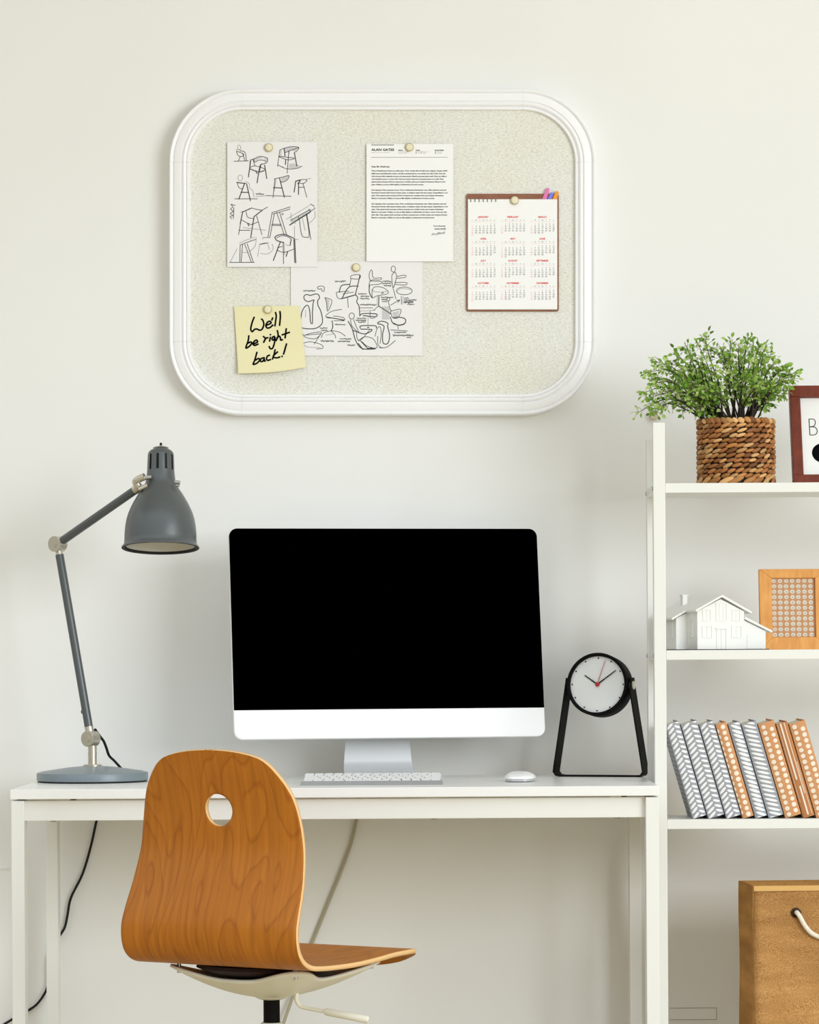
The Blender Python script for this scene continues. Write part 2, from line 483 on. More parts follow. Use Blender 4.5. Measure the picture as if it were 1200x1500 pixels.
# --- sheet of wooden chair sketches
r1, L1 = paper('sketch_sheet', 'upright sheet of pencil sketches of wooden armchairs, upper left of the pinboard', 'drawing', 333,208,465,391, 0.0098, M_sketchpaper)
S1 = [
 ('f', ell(228,120,17,25)), ('m', [(235,145),(245,160),(270,160),(297,185),(308,268)]), ('m', [(200,160),(207,190),(228,216),(272,218),(276,192),(248,178),(203,162)]),
 ('m', [(240,220),(220,268)]), ('m', [(265,182),(292,268)]), ('f', [(200,158),(205,140),(222,146)]), ('m', [(170,272),(330,268)]),
 ('m', [(352,256),(388,246),(450,220),(500,224),(540,240),(532,285),(492,302)]), ('m', [(388,248),(400,282),(440,262),(480,258),(520,270)]), ('fill', [(500,232),(540,242),(530,288),(505,290),(515,262)]), ('fill', [(388,248),(450,222),(500,228),(440,250),(402,275)]),
 ('t', [(356,258),(330,445)]), ('t', [(352,270),(340,380)]), ('t', [(490,302),(458,325),(425,510)]), ('t', [(466,320),(440,420)]), ('t', [(508,312),(532,462)]), ('m', [(345,345),(398,322),(500,352),(506,370),(440,386),(345,352)]), ('m', [(380,255),(402,322)]), ('t', [(412,375),(424,408)]), ('f', [(345,358),(440,395),(505,378)]),
 ('m', [(675,150),(720,130),(800,112),(880,118),(868,152),(830,182)]), ('fill', [(722,134),(800,114),(878,120),(845,165),(800,152),(730,176)]), ('t', [(722,134),(732,215)]), ('m', [(732,178),(800,150),(878,124)]),
 ('m', [(675,150),(650,330)]), ('m', [(775,158),(755,405)]), ('t', [(835,178),(862,325)]), ('m', [(778,160),(765,255)]), ('m', [(663,215),(740,226),(838,240),(760,256),(663,220)]), ('t', [(740,258),(736,308)]), ('f', [(690,140),(685,210)]),
 ('m', [(650,310),(750,355),(860,350),(920,325)]), ('fill', [(780,300),(830,295),(905,325),(840,352),(772,345)]), ('f', [(700,330),(760,365)]),
 ('f', ell(240,455,25,32)), ('t', [(202,505),(300,516)]), ('m', [(208,510),(226,560),(262,576)]), ('t', [(286,520),(225,688)]), ('t', [(310,520),(352,705)]), ('t', [(248,612),(326,615)]),
 ('f', [(300,495),(336,515),(344,570),(376,590),(392,665)]), ('m', [(180,684),(430,684)]), ('m', squig(412,632,500,9,10)), ('f', [(525,650),(410,660)]),
 ('fill', [(690,455),(775,430),(750,478),(694,502)]), ('m', [(612,466),(690,450),(775,430),(752,480),(694,502),(672,455)]), ('m', [(622,466),(600,672)]), ('f', [(634,466),(612,600)]), ('t', [(672,458),(726,668)]), ('t', [(605,562),(698,565)]), ('m', [(525,650),(800,656)]),
 ('m', [(845,492),(900,475),(970,475),(960,500),(930,516),(880,510)]), ('t', [(850,490),(832,612)]), ('t', [(882,512),(880,638)]), ('m', [(930,516),(972,668)]), ('m', [(888,560),(946,555)]), ('t', [(850,492),(900,482),(872,518)]), ('f', [(970,470),(1015,460)]),
 ('m', [(150,905),(128,880),(160,868),(130,845),(165,822),(134,800),(158,772),(138,745),(184,758)]), ('m', [(165,900),(170,780)]),
 ('t', [(265,830),(365,786)]), ('m', [(365,786),(420,800),(480,810)]), ('m', [(540,775),(480,812),(392,880)]), ('t', [(480,812),(392,880)]), ('m', [(265,830),(222,1078)]), ('t', [(266,832),(240,960)]), ('t', [(392,880),(356,1108)]), ('m', [(420,872),(440,940),(478,1078)]), ('m', [(305,825),(322,885),(382,902)]), ('m', [(250,915),(330,955),(366,966),(440,936)]), ('t', [(322,955),(336,982)]), ('m', [(225,1030),(350,1030)]), ('f', [(270,1000),(520,1030)]), ('f', [(240,835),(270,820)]),
 ('m', [(588,836),(660,815),(790,772)]), ('m', [(600,852),(672,832),(788,796)]), ('m', [(590,840),(544,1108)]), ('m', [(614,852),(566,1108)]), ('m', [(640,832),(724,1082)]), ('m', [(672,832),(752,1085)]), ('m', [(586,964),(690,965)]), ('m', [(586,976),(690,980)]), ('m', [(490,1110),(566,1110)]), ('m', [(695,845),(705,860),(715,845)]),
 ('m', [(780,972),(1062,790)]), ('f', [(750,908),(1000,758)]), ('m', [(790,922),(1010,800)]), ('t', [(782,974),(900,900)]), ('fill', [(790,925),(1000,800),(1010,815),(800,958)]), ('m', [(880,882),(886,906),(918,890),(1012,830),(990,802)]), ('m', [(890,910),(916,1082),(966,1106),(998,1080),(966,850)]), ('f', [(922,892),(952,1032)]), ('m', [(972,850),(1016,1130)]), ('f', [(1060,820),(1060,890),(1000,952)]), ('m', [(1010,745),(1052,760)]), ('f', [(800,840),(800,900),(850,960)]), ('f', [(1020,740),(1065,790)]),
 ('f', [(232,1172),(300,1140),(400,1104)]), ('m', [(244,1192),(310,1164),(412,1130)]), ('m', [(240,1190),(234,1380)]), ('m', [(266,1190),(250,1378)]), ('m', [(290,1182),(362,1380)]), ('m', [(316,1178),(384,1380)]), ('f', [(258,1275),(332,1275)]), ('m', [(120,1383),(396,1383)]), ('f', [(130,1380),(205,1235)]), ('f', [(415,1110),(405,1200),(350,1260)]),
 ('f', [(450,1186),(500,1170),(555,1168)]), ('m', [(455,1185),(540,1170)]), ('f', [(455,1186),(430,1320)]), ('f', [(540,1172),(562,1240)]), ('f', [(590,1180),(600,1240),(540,1290),(460,1285)]), ('f', [(490,1130),(490,1110),(560,1110)]),
 ('t', [(620,1106),(650,1086),(720,1075),(790,1100),(842,1126)]), ('m', [(642,1112),(700,1090),(760,1100),(800,1126)]), ('t', [(620,1108),(640,1140),(682,1156),(720,1166)]), ('t', [(680,1160),(604,1362)]), ('m', [(712,1165),(716,1398)]), ('f', [(722,1165),(726,1300)]), ('t', [(838,1126),(850,1388)]), ('m', [(828,1130),(838,1384)]), ('t', [(800,1130),(788,1195)]), ('m', [(640,1246),(720,1272),(838,1234)]), ('m', [(648,1222),(702,1208)]), ('t', [(762,1264),(744,1318)]), ('f', [(836,985),(836,1112)]), ('f', [(740,1190),(790,1200)]), ('f', [(880,1135),(820,1118)]),
]
strokes(r1, L1, S1, 320, 200, 7.5, -0.00065)

# --- landscape sheet of office chair sketches
r2, L2 = paper('sketch_sheet', 'wide sheet of pen sketches of office chairs, overlapped by the sheets above it', 'drawing', 426,383,619,521, 0.0078, M_sketchpaper)
S2 = [
 ('t', [(150,395),(144,368),(165,350),(200,357),(240,346),(266,352),(275,380),(260,402),(262,440),(286,490),(300,560),(290,602),(240,634),(160,636),(120,620),(118,560),(130,490),(160,445),(182,447),(194,500),(198,570),(206,592),(216,585),(216,500),(222,420),(228,396),(180,410),(150,395)]),
 ('f', [(160,480),(158,540)]), ('m', [(120,625),(146,700),(240,720),(290,666),(200,675),(146,695)]), ('m', [(130,760),(200,746),(290,770),(302,800),(250,806)]), ('m', [(292,670),(230,766)]), ('f', [(140,770),(180,790),(280,795)]), ('m', [(150,690),(280,680)]),
 ('m', [(460,475),(380,490),(330,525),(340,545),(400,550),(482,566),(472,542),(390,530)]), ('t', [(335,540),(400,550),(480,564)]), ('t', [(380,570),(386,620),(372,655)]), ('m', [(395,570),(480,570)]), ('m', [(290,710),(310,672),(372,655),(440,665),(492,698)]), ('m', [(372,655),(405,690),(410,716)]), ('f', [(330,690),(400,680)]),
 ('m', [(320,376),(376,396),(370,440),(342,490),(334,420),(320,376)]), ('fill', [(324,380),(358,396),(352,460),(342,484),(336,420)]),
 ('m', [(258,290),(275,280),(312,285),(312,322),(296,320),(290,302),(266,306),(258,290)]),
 ('m', [(535,206),(546,190),(612,185),(606,220),(540,216),(535,206)]), ('m', [(540,216),(525,290)]), ('t', [(612,190),(606,225),(575,352)]), ('t', [(440,332),(460,276),(525,265)]), ('m', [(415,336),(440,386),(560,360)]), ('t', [(462,386),(520,290),(600,280)]), ('t', [(455,386),(572,354)]), ('m', [(510,380),(516,458)]), ('m', [(415,336),(430,330),(520,322)]), ('m', [(470,345),(560,330)]),
 ('t', [(576,350),(596,380),(586,410),(606,450),(612,520)]), ('m', [(610,462),(720,462)]), ('f', [(610,490),(740,482)]),
 ('m', [(700,236),(690,190),(702,150),(716,152),(726,210),(792,210),(780,228),(700,236),(692,330),(716,380)]), ('m', [(700,238),(792,242),(780,262),(700,270)]), ('m', [(716,310),(740,286),(800,290),(848,322),(840,346),(760,360),(718,376),(716,310)]), ('t', [(694,270),(692,330),(716,380)]), ('f', [(720,300),(730,325),(800,330),(845,322)]),
 ('t', [(772,365),(770,446)]), ('f', [(760,365),(758,440)]), ('m', [(770,446),(728,482)]), ('t', [(770,446),(872,512)]), ('t', [(795,340),(810,335)]),
 ('m', ell(893,137,18,25)), ('m', [(885,180),(908,164),(920,200),(906,260),(895,290),(884,260),(880,200),(885,180)]), ('m', [(920,200),(990,188),(992,206),(920,215)]), ('m', [(905,250),(1000,250),(996,270),(910,266)]), ('m', [(888,285),(915,386)]), ('m', ell(985,320,66,32)), ('f', [(920,330),(960,300),(1040,310)]), ('m', [(960,365),(962,432)]), ('f', [(974,365),(974,432)]),
 ('m', ell(852,390,12,14)), ('m', [(850,405),(866,470),(882,490)]), ('m', [(870,490),(956,475),(930,546),(885,540),(870,490)]), ('t', [(868,540),(890,590),(940,606),(990,590),(992,555),(940,540),(890,546)]), ('t', [(895,590),(940,608),(985,598)]), ('m', [(930,606),(934,640)]), ('m', [(870,646),(1012,656)]), ('fill', [(798,450),(862,450),(862,560),(798,560)]), ('fill', [(885,500),(945,485),(928,540),(890,540)]), ('m', [(870,440),(945,396),(932,418)]), ('m', [(945,396),(922,398)]),
 ('t', [(610,530),(640,510),(745,512),(756,525),(740,536),(640,526)]), ('f', [(682,536),(680,612)]), ('t', [(616,632),(625,612),(740,612),(750,632)]), ('m', [(700,490),(700,545),(740,545)]), ('t', [(675,625),(690,625)]),
 ('m', ell(545,530,22,25)), ('t', [(514,575),(550,640),(576,732),(630,802),(740,806)]), ('m', [(560,560),(592,640),(604,664)]), ('m', [(535,560),(545,610),(590,660)]), ('t', [(555,650),(650,680),(716,645),(620,640)]), ('m', [(585,670),(592,722),(622,730),(692,650)]), ('m', [(600,740),(650,705),(722,720),(756,780),(740,800),(670,780),(632,746)]), ('t', [(620,740),(682,806)]), ('t', [(600,760),(640,812)]), ('t', [(680,800),(745,800)]),
 ('t', [(765,582),(800,574),(846,590),(846,620),(862,690),(852,750),(830,766),(806,750),(804,680),(816,620),(790,600),(765,596),(765,582)]), ('m', [(740,700),(756,640),(782,620),(792,680),(782,760)]), ('m', [(775,795),(840,790),(910,735)]), ('m', [(762,700),(765,770),(800,800)]),
 ('m', squig(140,320,240,6)), ('m', squig(405,240,495,6)), ('m', squig(600,345,668,5)), ('m', squig(620,365,690,5)), ('m', squig(616,385,690,5)), ('m', squig(806,240,875,5)), ('m', squig(800,258,875,5)), ('m', squig(815,276,875,5)),
 ('m', squig(985,380,1020,5)), ('m', squig(985,396,1085,5)), ('t', squig(985,414,1060,5)), ('m', squig(1010,432,1068,5)), ('m', squig(790,374,890,5)), ('m', squig(795,392,840,5)), ('m', squig(800,410,840,5)), ('m', squig(590,550,665,5)), ('m', squig(580,566,665,5)), ('m', squig(600,582,660,5)),
 ('m', squig(615,436,750,5)), ('m', squig(405,602,490,6)), ('m', squig(285,740,395,7)), ('m', squig(446,722,540,5)), ('m', squig(430,742,530,5)), ('m', squig(510,776,570,6)), ('m', squig(900,668,1000,5)), ('m', squig(890,692,1060,6)), ('m', squig(1005,710,1040,4)), ('m', squig(280,632,340,5)), ('m', squig(290,650,340,4)),
]
strokes(r2, L2, S2, 420, 370, 5.714, -0.00065, base=0.85)

# --- typed letter
r3, L3 = paper('letter', 'white typed letter headed ALAN GATES pinned at the top centre of the pinboard', 'letter', 537,211,664,383, 0.0104, M_paper)
tb = MB(); Y = -0.00065
def T(s, cx, cy, h, mi=0, align='LEFT', width=None, bold=0.0, shear=0.0):
    x, z = L3(520+cx/7.5, 200+cy/7.5)
    tb.text(s, x, z, h/7.5/SB, Y, mi, align, width/7.5/SB if width else None, bold, shear)
def R(cx0, cy0, cx1, cy1, mi=0):
    x0, z0 = L3(520+cx0/7.5, 200+cy0/7.5); x1, z1 = L3(520+cx1/7.5, 200+cy1/7.5)
    tb.poly([(x0,z1),(x1,z1),(x1,z0),(x0,z0)], Y, mi)
R(180,90,430,96); T('ALAN GATES', 182, 158, 26, 0, width=252, bold=0.00022); T('REAL ESTATE AGENT', 182, 181, 9, 2, width=200)
T('Address', 475, 156, 11, 0, width=52, bold=0.00018); T('123 Anywhere Street', 475, 172, 8, 1, width=110); T('Any City 12345', 475, 187, 8, 1, width=95)
T('Contact', 668, 156, 11, 0, width=46, bold=0.00018); T('hello@mail.com', 690, 172, 8, 1, width=112); T('123-456-7890', 690, 187, 8, 1, width=86); R(668,165,678,173); R(668,180,678,188)
T('Social Media', 878, 156, 11, 0, width=100, bold=0.00018); T('alangates', 902, 172, 8, 1, width=58); T('alangates', 902, 187, 8, 1, width=58); R(878,164,890,174,3); R(878,179,890,188,3)
R(180,227,1020,231,1)
T('Dear Mr. David Lee', 182, 339, 16, 0, width=196, bold=0.00018)
P1 = ['This is Potentia lacus dictum at mollis quam. Proin gravida nibh vel velit auctor aliquet. Aenean sollicit','bellis lorem quis bibendum auctor, nisi elit consequat ipsum, nec sagittis sem nibh id elit. Duis sed','odio sit amet nibh vulputate cursus a sit amet mauris. Morbi accumsan ipsum velit. Nam nec tellus a','odio tincidunt auctor a ornare odio. Sed non mauris vitae erat consequat auctor eu in elit. Class','aptent taciti sociosqu ad litora torquent per conubia nostra, per inceptos himenaeos. Mauris in erat','justo. Nullam ac urna eu felis dapibus condimentum sit amet a augue.']
P2 = ['Sed vulputate. Nam accumsan lorem. Proin condimentum fermentum nunc. Etiam pharetra erat sed','fermentum feugiat velit mauris egestas quam, ut aliquam massa nisl quis neque. Suspendisse in orci','enim. Class aptent taciti sociosqu ad litora torquent per conubia nostra, per inceptos himenaeos.','Mauris in erat justo. Nullam ac urna eu felis dapibus condimentum sit amet a augue.']
P3 = ['Sed vulputate. Nam accumsan lorem. Proin condimentum fermentum nunc. Etiam pharetra erat sed','fermentum feugiat velit mauris egestas quam, ut aliquam massa nisl quis neque. Suspendisse in orci','enim. Class aptent taciti sociosqu ad litora torquent per conubia nostra, per inceptos himenaeos.','Mauris in erat justo. Nullam ac urna eu felis dapibus condimentum sit amet a augue. Duis sed odio','nibh velit. Class aptent taciti sociosqu, ad litora torquent per conubia nostra, per inceptos himena','Mauris in erat justo. Nullam ac urna eu felis dapibus condimentum sit amet augue.']
W1 = [836,810,828,792,812,574]; W2 = [820,838,794,692]; W3 = [820,838,794,828,832,692]
for ps, ws, y0 in ((P1,W1,384),(P2,W2,595),(P3,W3,747)):
    for i, (s, w) in enumerate(zip(ps, ws)):
        T(s, 182, y0+i*30.2, 15, 0, width=w, bold=0.00013)
T('Yours Sincerely,', 998, 990, 15, 0, 'RIGHT', width=None, bold=0.00012); T('ALAN GATES', 998, 1023, 15, 0, 'RIGHT', bold=0.00016)
sig = [(845,1085),(865,1060),(870,1085),(880,1070),(890,1082),(900,1066),(910,1080),(915,1055),(930,1052),(918,1075),(935,1062),(940,1075),(950,1050),(955,1072),(965,1052),(970,1070),(985,1045),(975,1065),(988,1060)]
tb.ribbon([L3(520+a/7.5, 200+b/7.5) for a,b in sig], 0.9/SB, Y-0.00001, 0)
tb.build('printed_text', [M_ink, M_greyink, M_softink, M_blueink], r3, smooth=0)

# --- wall calendar
cx, cy = 750.5, 369.0
cal = thing('wall_calendar', 'year calendar with red month names on a brown board, right side of the pinboard', 'calendar', bworld(cx,cy,0.0065), (0,ROLL,0))
def L4(a, b): return ((670+a/7.06-cx)/SB, (cy-(260+b/7.06))/SB)
x0, z0 = L4(93,1385); x1, z1 = L4(1050,168)
MB().prism(rrect(x0,z0,x1,z1,3/SB,4), -0.004, 0).build('backing_board', M_calwood, cal, smooth=0, bevel=0.0006)
x0, z0 = L4(110,1365); x1, z1 = L4(1034,226)
MB().box((x0,-0.0052,z0),(x1,-0.004,z1)).build('page', M_paper, cal, smooth=0)
cb = MB()
MON = ['JANUARY','FEBRUARY','MARCH','APRIL','MAY','JUNE','JULY','AUGUST','SEPTEMBER','OCTOBER','NOVEMBER','DECEMBER']
C = calendar.Calendar(firstweekday=6); YC = -0.00535
px_ = 1/7.06/SB
for i, mn in enumerate(MON):
    colx = [270,575,880][i%3]; ry = [418,643,870,1102][i//3]
    x, z = L4(colx, ry); cb.text(mn, x, z, 18*px_, YC, 0, 'CENTER', bold=0.00022)
    for c in range(7):
        x, z = L4(colx-113+c*38, ry+32); cb.text('SMTWTFS'[c], x, z, 15*px_, YC, 1 if c == 0 else 2, 'CENTER')
    x0, z0 = L4(colx-125, ry+40); x1, z1 = L4(colx+128, ry+42); cb.poly([(x0,z1),(x1,z1),(x1,z0),(x0,z0)], YC, 1)
    for rr, wk in enumerate(C.monthdayscalendar(2021, i+1)):
        for c, dn in enumerate(wk):
            if dn:
                x, z = L4(colx-113+c*38, ry+72+rr*22.5)
                cb.text(str(dn), x, z, 15*px_, YC, 1 if c == 0 else 2, 'CENTER', bold=0.00008)
cb.build('printed_dates', [M_redink, M_pinkink, M_greyink], cal, smooth=0)
for k in range(7):
    x, z = L4(140+k*43, 238)
    MB().tube([(x,-0.0046,z+0.004),(x,-0.0062,z+0.002),(x,-0.0062,z-0.002),(x,-0.0052,z-0.003)], 0.0008, 6).build('binding_loop', M_greyink, cal)
for nm, mt, pts in (('pink', M_pinktab, [(878,224),(925,108),(955,118),(925,224)]), ('blue', M_bluetab, [(935,226),(965,155),(998,160),(975,226)]), ('orange', M_orangetab, [(985,226),(1020,140),(1050,150),(1032,226)])):
    q = [L4(*p) for p in pts][::-1]
    o = MB().prism(q, -0.0062, -0.0042).build('marker_tab', mt, cal, smooth=0, bevel=0.0003)
    o['label'] = nm + ' marker tab'

# --- sticky note
cx, cy = 395.0, 498.0
st = thing('sticky_note', "yellow sticky note with handwritten We'll be right back! pinned at the lower left", 'sticky note', bworld(cx,cy,0.0100), (0,ROLL,0))
def L5(a, b): return ((330+a/9.23-cx)/SB, (cy-(430+b/9.23))/SB)
TL, TR, BR, BL = L5(120,175), L5(1008,165), L5(1092,998), L5(180,1082)
def notesurf(x, z):
    t = min(1, max(0, (TL[1]-z)/(TL[1]-BL[1])))
    s = (x-TL[0])/(TR[0]-TL[0])
    return -0.0004 - 0.007*max(0,t-0.35)**2/0.42*(1.0+0.25*math.sin(s*3))
nb = MB(); n = 14
for back in (0, 1):
    o = len(nb.v)
    for j in range(n+1):
        for i in range(n+1):
            s, t = i/n, j/n
            sag = math.sin(PI*s)*0.004/1.0*t
            x = (1-t)*((1-s)*TL[0]+s*TR[0]) + t*((1-s)*BL[0]+s*BR[0])
            z = (1-t)*((1-s)*TL[1]+s*TR[1]) + t*((1-s)*BL[1]+s*BR[1]) - sag
            nb.v.append(Vector((x, notesurf(x,z)+(0.0003 if back else 0), z)))
    for j in range(n):
        for i in range(n):
            a = o+j*(n+1)+i
            q = [a, a+n+1, a+n+2, a+1]
            nb.f.append(q[::-1] if back else q); nb.mi.append(0)
nb.build('sheet', M_yellow, st)
HW = [[(392,320),(362,400),(346,480),(366,516),(396,486),(430,480),(465,496),(500,480),(522,420),(510,365),(490,345)],
 [(560,428),(618,402),(608,376),(575,386),(550,430),(565,465),(605,460),(645,425)], [(642,328),(630,360)], [(680,255),(690,300),(682,370),(672,440)], [(740,242),(746,310),(735,432)],
 [(320,570),(310,640),(280,735),(320,720),(356,680),(348,655),(308,672)], [(385,682),(436,656),(424,630),(395,645),(375,682),(400,702),(446,684)],
 [(515,580),(542,610),(520,662)], [(528,640),(556,602),(580,600)], [(612,590),(600,646)], [(610,553),(613,560)], [(668,580),(642,590),(634,622),(656,628),(672,590),(668,660),(642,738),(612,746),(595,716)],
 [(705,500),(716,570),(686,640)], [(698,605),(730,576),(746,600),(750,630),(776,624)], [(826,475),(810,602)], [(768,560),(870,525)],
 [(430,795),(402,900),(380,960),(430,945),(466,905),(455,880),(412,902)], [(532,870),(492,880),(475,914),(505,922),(530,886),(530,914),(546,914)], [(602,835),(572,850),(560,888),(580,906),(616,894)],
 [(676,760),(660,830),(640,890)], [(710,790),(650,850),(690,872),(740,860)], [(830,680),(790,822)], [(768,848),(773,856)]]
hb = MB()
for i, s in enumerate(HW):
    q = smoothpath([Vector(L5(*p)) for p in s], 6)
    hb.ribbon([(p.x,p.y) for p in q], 2.5/SB, 0, 0, surf=lambda x, z, k=i: notesurf(x, z)-0.00025-k*0.000004)
hb.build('handwriting', M_ink, st, smooth=0)

# --- pins
pin0 = None
for px, py, out, lb in ((394,216.5,0.0103,'round cream pin holding the upright sheet of wooden armchair sketches'),
                        (600,216,0.0109,'round cream pin holding the typed letter'),
                        (754,294,0.0117,'round cream pin holding the year calendar'),
                        (522,392,0.0083,'round cream pin holding the wide sheet of office chair sketches'),
                        (392.5,453.5,0.0105,'round cream pin holding the yellow sticky note')):
    if pin0 is None:
        pin0 = root = thing('push_pin', lb, 'pin', bworld(px,py,out), (0,ROLL,0), 'round cream pins on the pinboard')
        R90 = Matrix.Rotation(PI/2, 4, 'X')
        MB().lathe([(0,0),(0.0072,0),(0.0086,0.0012),(0.0088,0.004),(0.0080,0.0052),(0.0070,0.0056)], 28).xform(R90).build('rim', M_pinrim, root)
        MB().lathe([(0.0072,0.0050),(0.0066,0.0058),(0.003,0.0064),(0.0001,0.0066)], 28).xform(R90).build('face', M_pin, root)
    else:
        root = pin0.copy(); COL.objects.link(root); root.location = bworld(px,py,out); root['label'] = lb
        for ch in list(pin0.children):
            c = ch.copy(); COL.objects.link(c); c.parent = root

# ------------------------------------------------------------------ desk
desk = thing('desk', 'long white desk with slim square legs against the wall', 'desk', (0,0,0))
DX0, DX1, DY0, DY1, DZ = -0.803, 0.4164, 0.0, 0.62, 0.73
MB().box((DX0,DY0,DZ-0.0185),(DX1,DY1,DZ)).build('desktop', M_desktop, desk, smooth=0, bevel=0.001)
LZ = DZ-0.0185-0.0028
lw, ld = 0.0245, 0.045
for x in (DX0+0.001, DX1-lw-0.001):
    for y in (DY0+0.004, DY1-ld-0.01):
        MB().box((x,y,0),(x+lw,y+ld,LZ)).build('leg', M_white, desk, smooth=0, bevel=0.0012)
for y in (DY0+0.016, DY1-0.04):
    MB().box((DX0+lw,y,LZ-0.0385),(DX1-lw,y+0.02,LZ)).build('apron', M_white, desk, smooth=0, bevel=0.001)
for x in (DX0+0.004, DX1-0.024):
    MB().box((x,DY0+ld,LZ-0.0385),(x+0.02,DY1-ld-0.01,LZ)).build('side_rail', M_white, desk, smooth=0, bevel=0.001)
for px in (78, 636, 904):
    p = P(px, 1203, 6.43)
    MB().lathe([(0.0001,-0.0032),(0.006,-0.0022),(0.0075,0)], 16, center=(p.x, DY0+0.026, LZ-0.0385)).build('screw', M_steel, desk)
for px in (96, 636, 904):
    p = P(px, 1173, 6.43)
    MB().box((p.x-0.014,DY0+0.018,LZ),(p.x+0.014,DY0+0.034,LZ+0.0028)).build('spacer', M_cream, desk, smooth=0)
for px in (108, 914):
    p = P(px, 1173, 6.43)
    MB().box((p.x-0.005,DY0+0.017,LZ),(p.x+0.005,DY0+0.034,LZ+0.0028)).build('spacer', M_blackrub, desk, smooth=0)

# ------------------------------------------------------------------ shelf unit
SX0 = 0.4195; SX1 = 1.25; SY0 = 0.175; SPW = 0.0232
shelf = thing('shelf_unit', 'tall white open shelf unit at the right of the desk', 'shelf', (0,0,0))
ztop = P(958,619,6.575).z
for x in (SX0, SX1-SPW):
    MB().box((x,SY0,0),(x+SPW,SY0+0.028,ztop)).build('post', M_white, shelf, smooth=0, bevel=0.0012)
    MB().box((x,SY0+0.20,0),(x+SPW,SY0+0.228,ztop-0.02)).build('post', M_white, shelf, smooth=0, bevel=0.0012)
def zat(py, px=1080, d=6.58): return P(px,py,d).z
SH1, SH2, SH3, SH4 = zat(707.2), zat(952), zat(1200), 0.17
for z in (SH1, SH2, SH3, SH4):
    MB().box((SX0+SPW+0.0006,SY0+0.006,z-0.0186),(SX1-SPW-0.0006,SY0+0.226,z)).build('shelf_board', M_white, shelf, smooth=0, bevel=0.0008)
    for x in (SX0+0.003, SX1-SPW+0.003):
        MB().box((x,SY0+0.028,z-0.0186),(x+0.016,SY0+0.20,z-0.001)).build('side_rail', M_white, shelf, smooth=0)
for z in (SH1, SH2, SH3):
    for y in (SY0+0.014, SY0+0.214):
        MB().cyl((SX0-0.002,y,z-0.010),(SX0,y,z-0.010),0.0042,14).build('bolt', M_steel, shelf)

# small round hook on the wall above the post
p = P(957.5,609,7.05)
tag(MB().lathe([(0.0001,0.014),(0.007,0.0135),(0.0096,0.011),(0.0098,0.008),(0.006,0.005),(0.005,0)], 24).xform(Matrix.Rotation(PI/2,4,'X')).build('wall_hook', mat('beige_wood',(206,196,168),0.6), loc=(p.x,WALL_Y,p.z)),
    'small round beige hook on the wall just above the shelf post', 'hook')

# ------------------------------------------------------------------ computer monitor
MW, MH, MT = 0.633, 0.4285, 0.012
mc = P(573.5, 1081, 6.82)
mon = thing('desktop_computer', 'silver all-in-one desktop computer with black screen standing on the desk', 'computer', (0,0,0))
ROT = Matrix.Translation((mc.x, mc.y, mc.z)) @ Matrix.Rotation(math.radians(11), 4, 'Z') @ Matrix.Rotation(math.radians(-9.5), 4, 'X')
outl = rrect(-MW/2, 0, MW/2, MH, 0.017, 8)
MB().prism(outl, 0, MT).xform(ROT).build('housing', M_chin, mon, smooth=30, bevel=0.0015)
chin = 0.0588
scr = [(-MW/2+0.0007, chin), (MW/2-0.0007, chin)] + [q for q in rrect(-MW/2+0.0007, 0.0007, MW/2-0.0007, MH-0.0012, 0.0165, 8) if q[1] > 0.1]
so = MB().prism(scr, -0.0012, 0.0002).xform(ROT).build('screen', M_black_glass, mon, smooth=0); so['label'] = 'black glass screen'
bk = MB()   # rounded back shell
for j, (s, y) in enumerate(((0.98,MT),(0.90,MT+0.014),(0.70,MT+0.028),(0.40,MT+0.036),(0.001,MT+0.038))):
    for q in outl: bk.v.append(Vector((q[0]*s, y, (q[1]-MH/2)*s+MH/2)))
nq = len(outl)
for j in range(4):
    for i in range(nq):
        k = (i+1) % nq; bk.f.append([j*nq+i, (j+1)*nq+i, (j+1)*nq+k, j*nq+k]); bk.mi.append(0)
bk.xform(ROT).build('back_shell', M_alu, mon)
# stand: neck bending into a flat foot
sb = MB(); sc0 = P(557, 1141, 6.90)
path = [(-0.03,0.256),(0.012,0.244),(0.031,0.205),(0.031,0.15),(0.029,0.09),(0.027,0.045),(0.024,0.026),(0.014,0.010),(-0.004,0.003),(-0.03,0.002),(-0.13,0.002)]
pth = smoothpath([Vector(p) for p in path], 5)
npt = len(pth)
def hwid(z): return 0.0665 + 0.006*max(0, 1-z/0.07)
vs = []
for i, p in enumerate(pth):
    t = (pth[min(i+1,npt-1)]-pth[max(i-1,0)]).normalized(); nn = Vector((-t.y, t.x))*0.002
    w = hwid(p.y)
    for s, q in ((-1,p+nn),(1,p+nn),(1,p-nn),(-1,p-nn)):
        vs.append((s*w, q.x, max(0.0, q.y)))
fs = []
for i in range(npt-1):
    for k in range(4):
        k2 = (k+1) % 4; fs.append((i*4+k, i*4+k2, (i+1)*4+k2, (i+1)*4+k))
fs += [(0,3,2,1), tuple((npt-1)*4+k for k in range(4))]
sb.add(vs, fs)
sb.xform(Matrix.Translation((sc0.x, sc0.y, DZ)) @ Matrix.Rotation(math.radians(11),4,'Z')).build('stand', M_alu, mon, smooth=40)
pc = [P(560,1100,6.98), P(545,1136,7.032), P(530,1165,7.046), P(522,1200,7.052), P(514,1235,7.054), P(500,1275,7.054), P(484,1315,7.054), P(466,1360,7.054), P(452,1395,7.054), P(436,1440,7.05), P(415,1500,7.04), P(395,1560,7.03), P(382,1610,7.03), P(368,1646,7.02), P(340,1650,6.98)]
MB().tube(smoothpath(pc,6), 0.0036, 8).build('power_cord', mat('grey_cord',(176,168,142),0.6), mon)

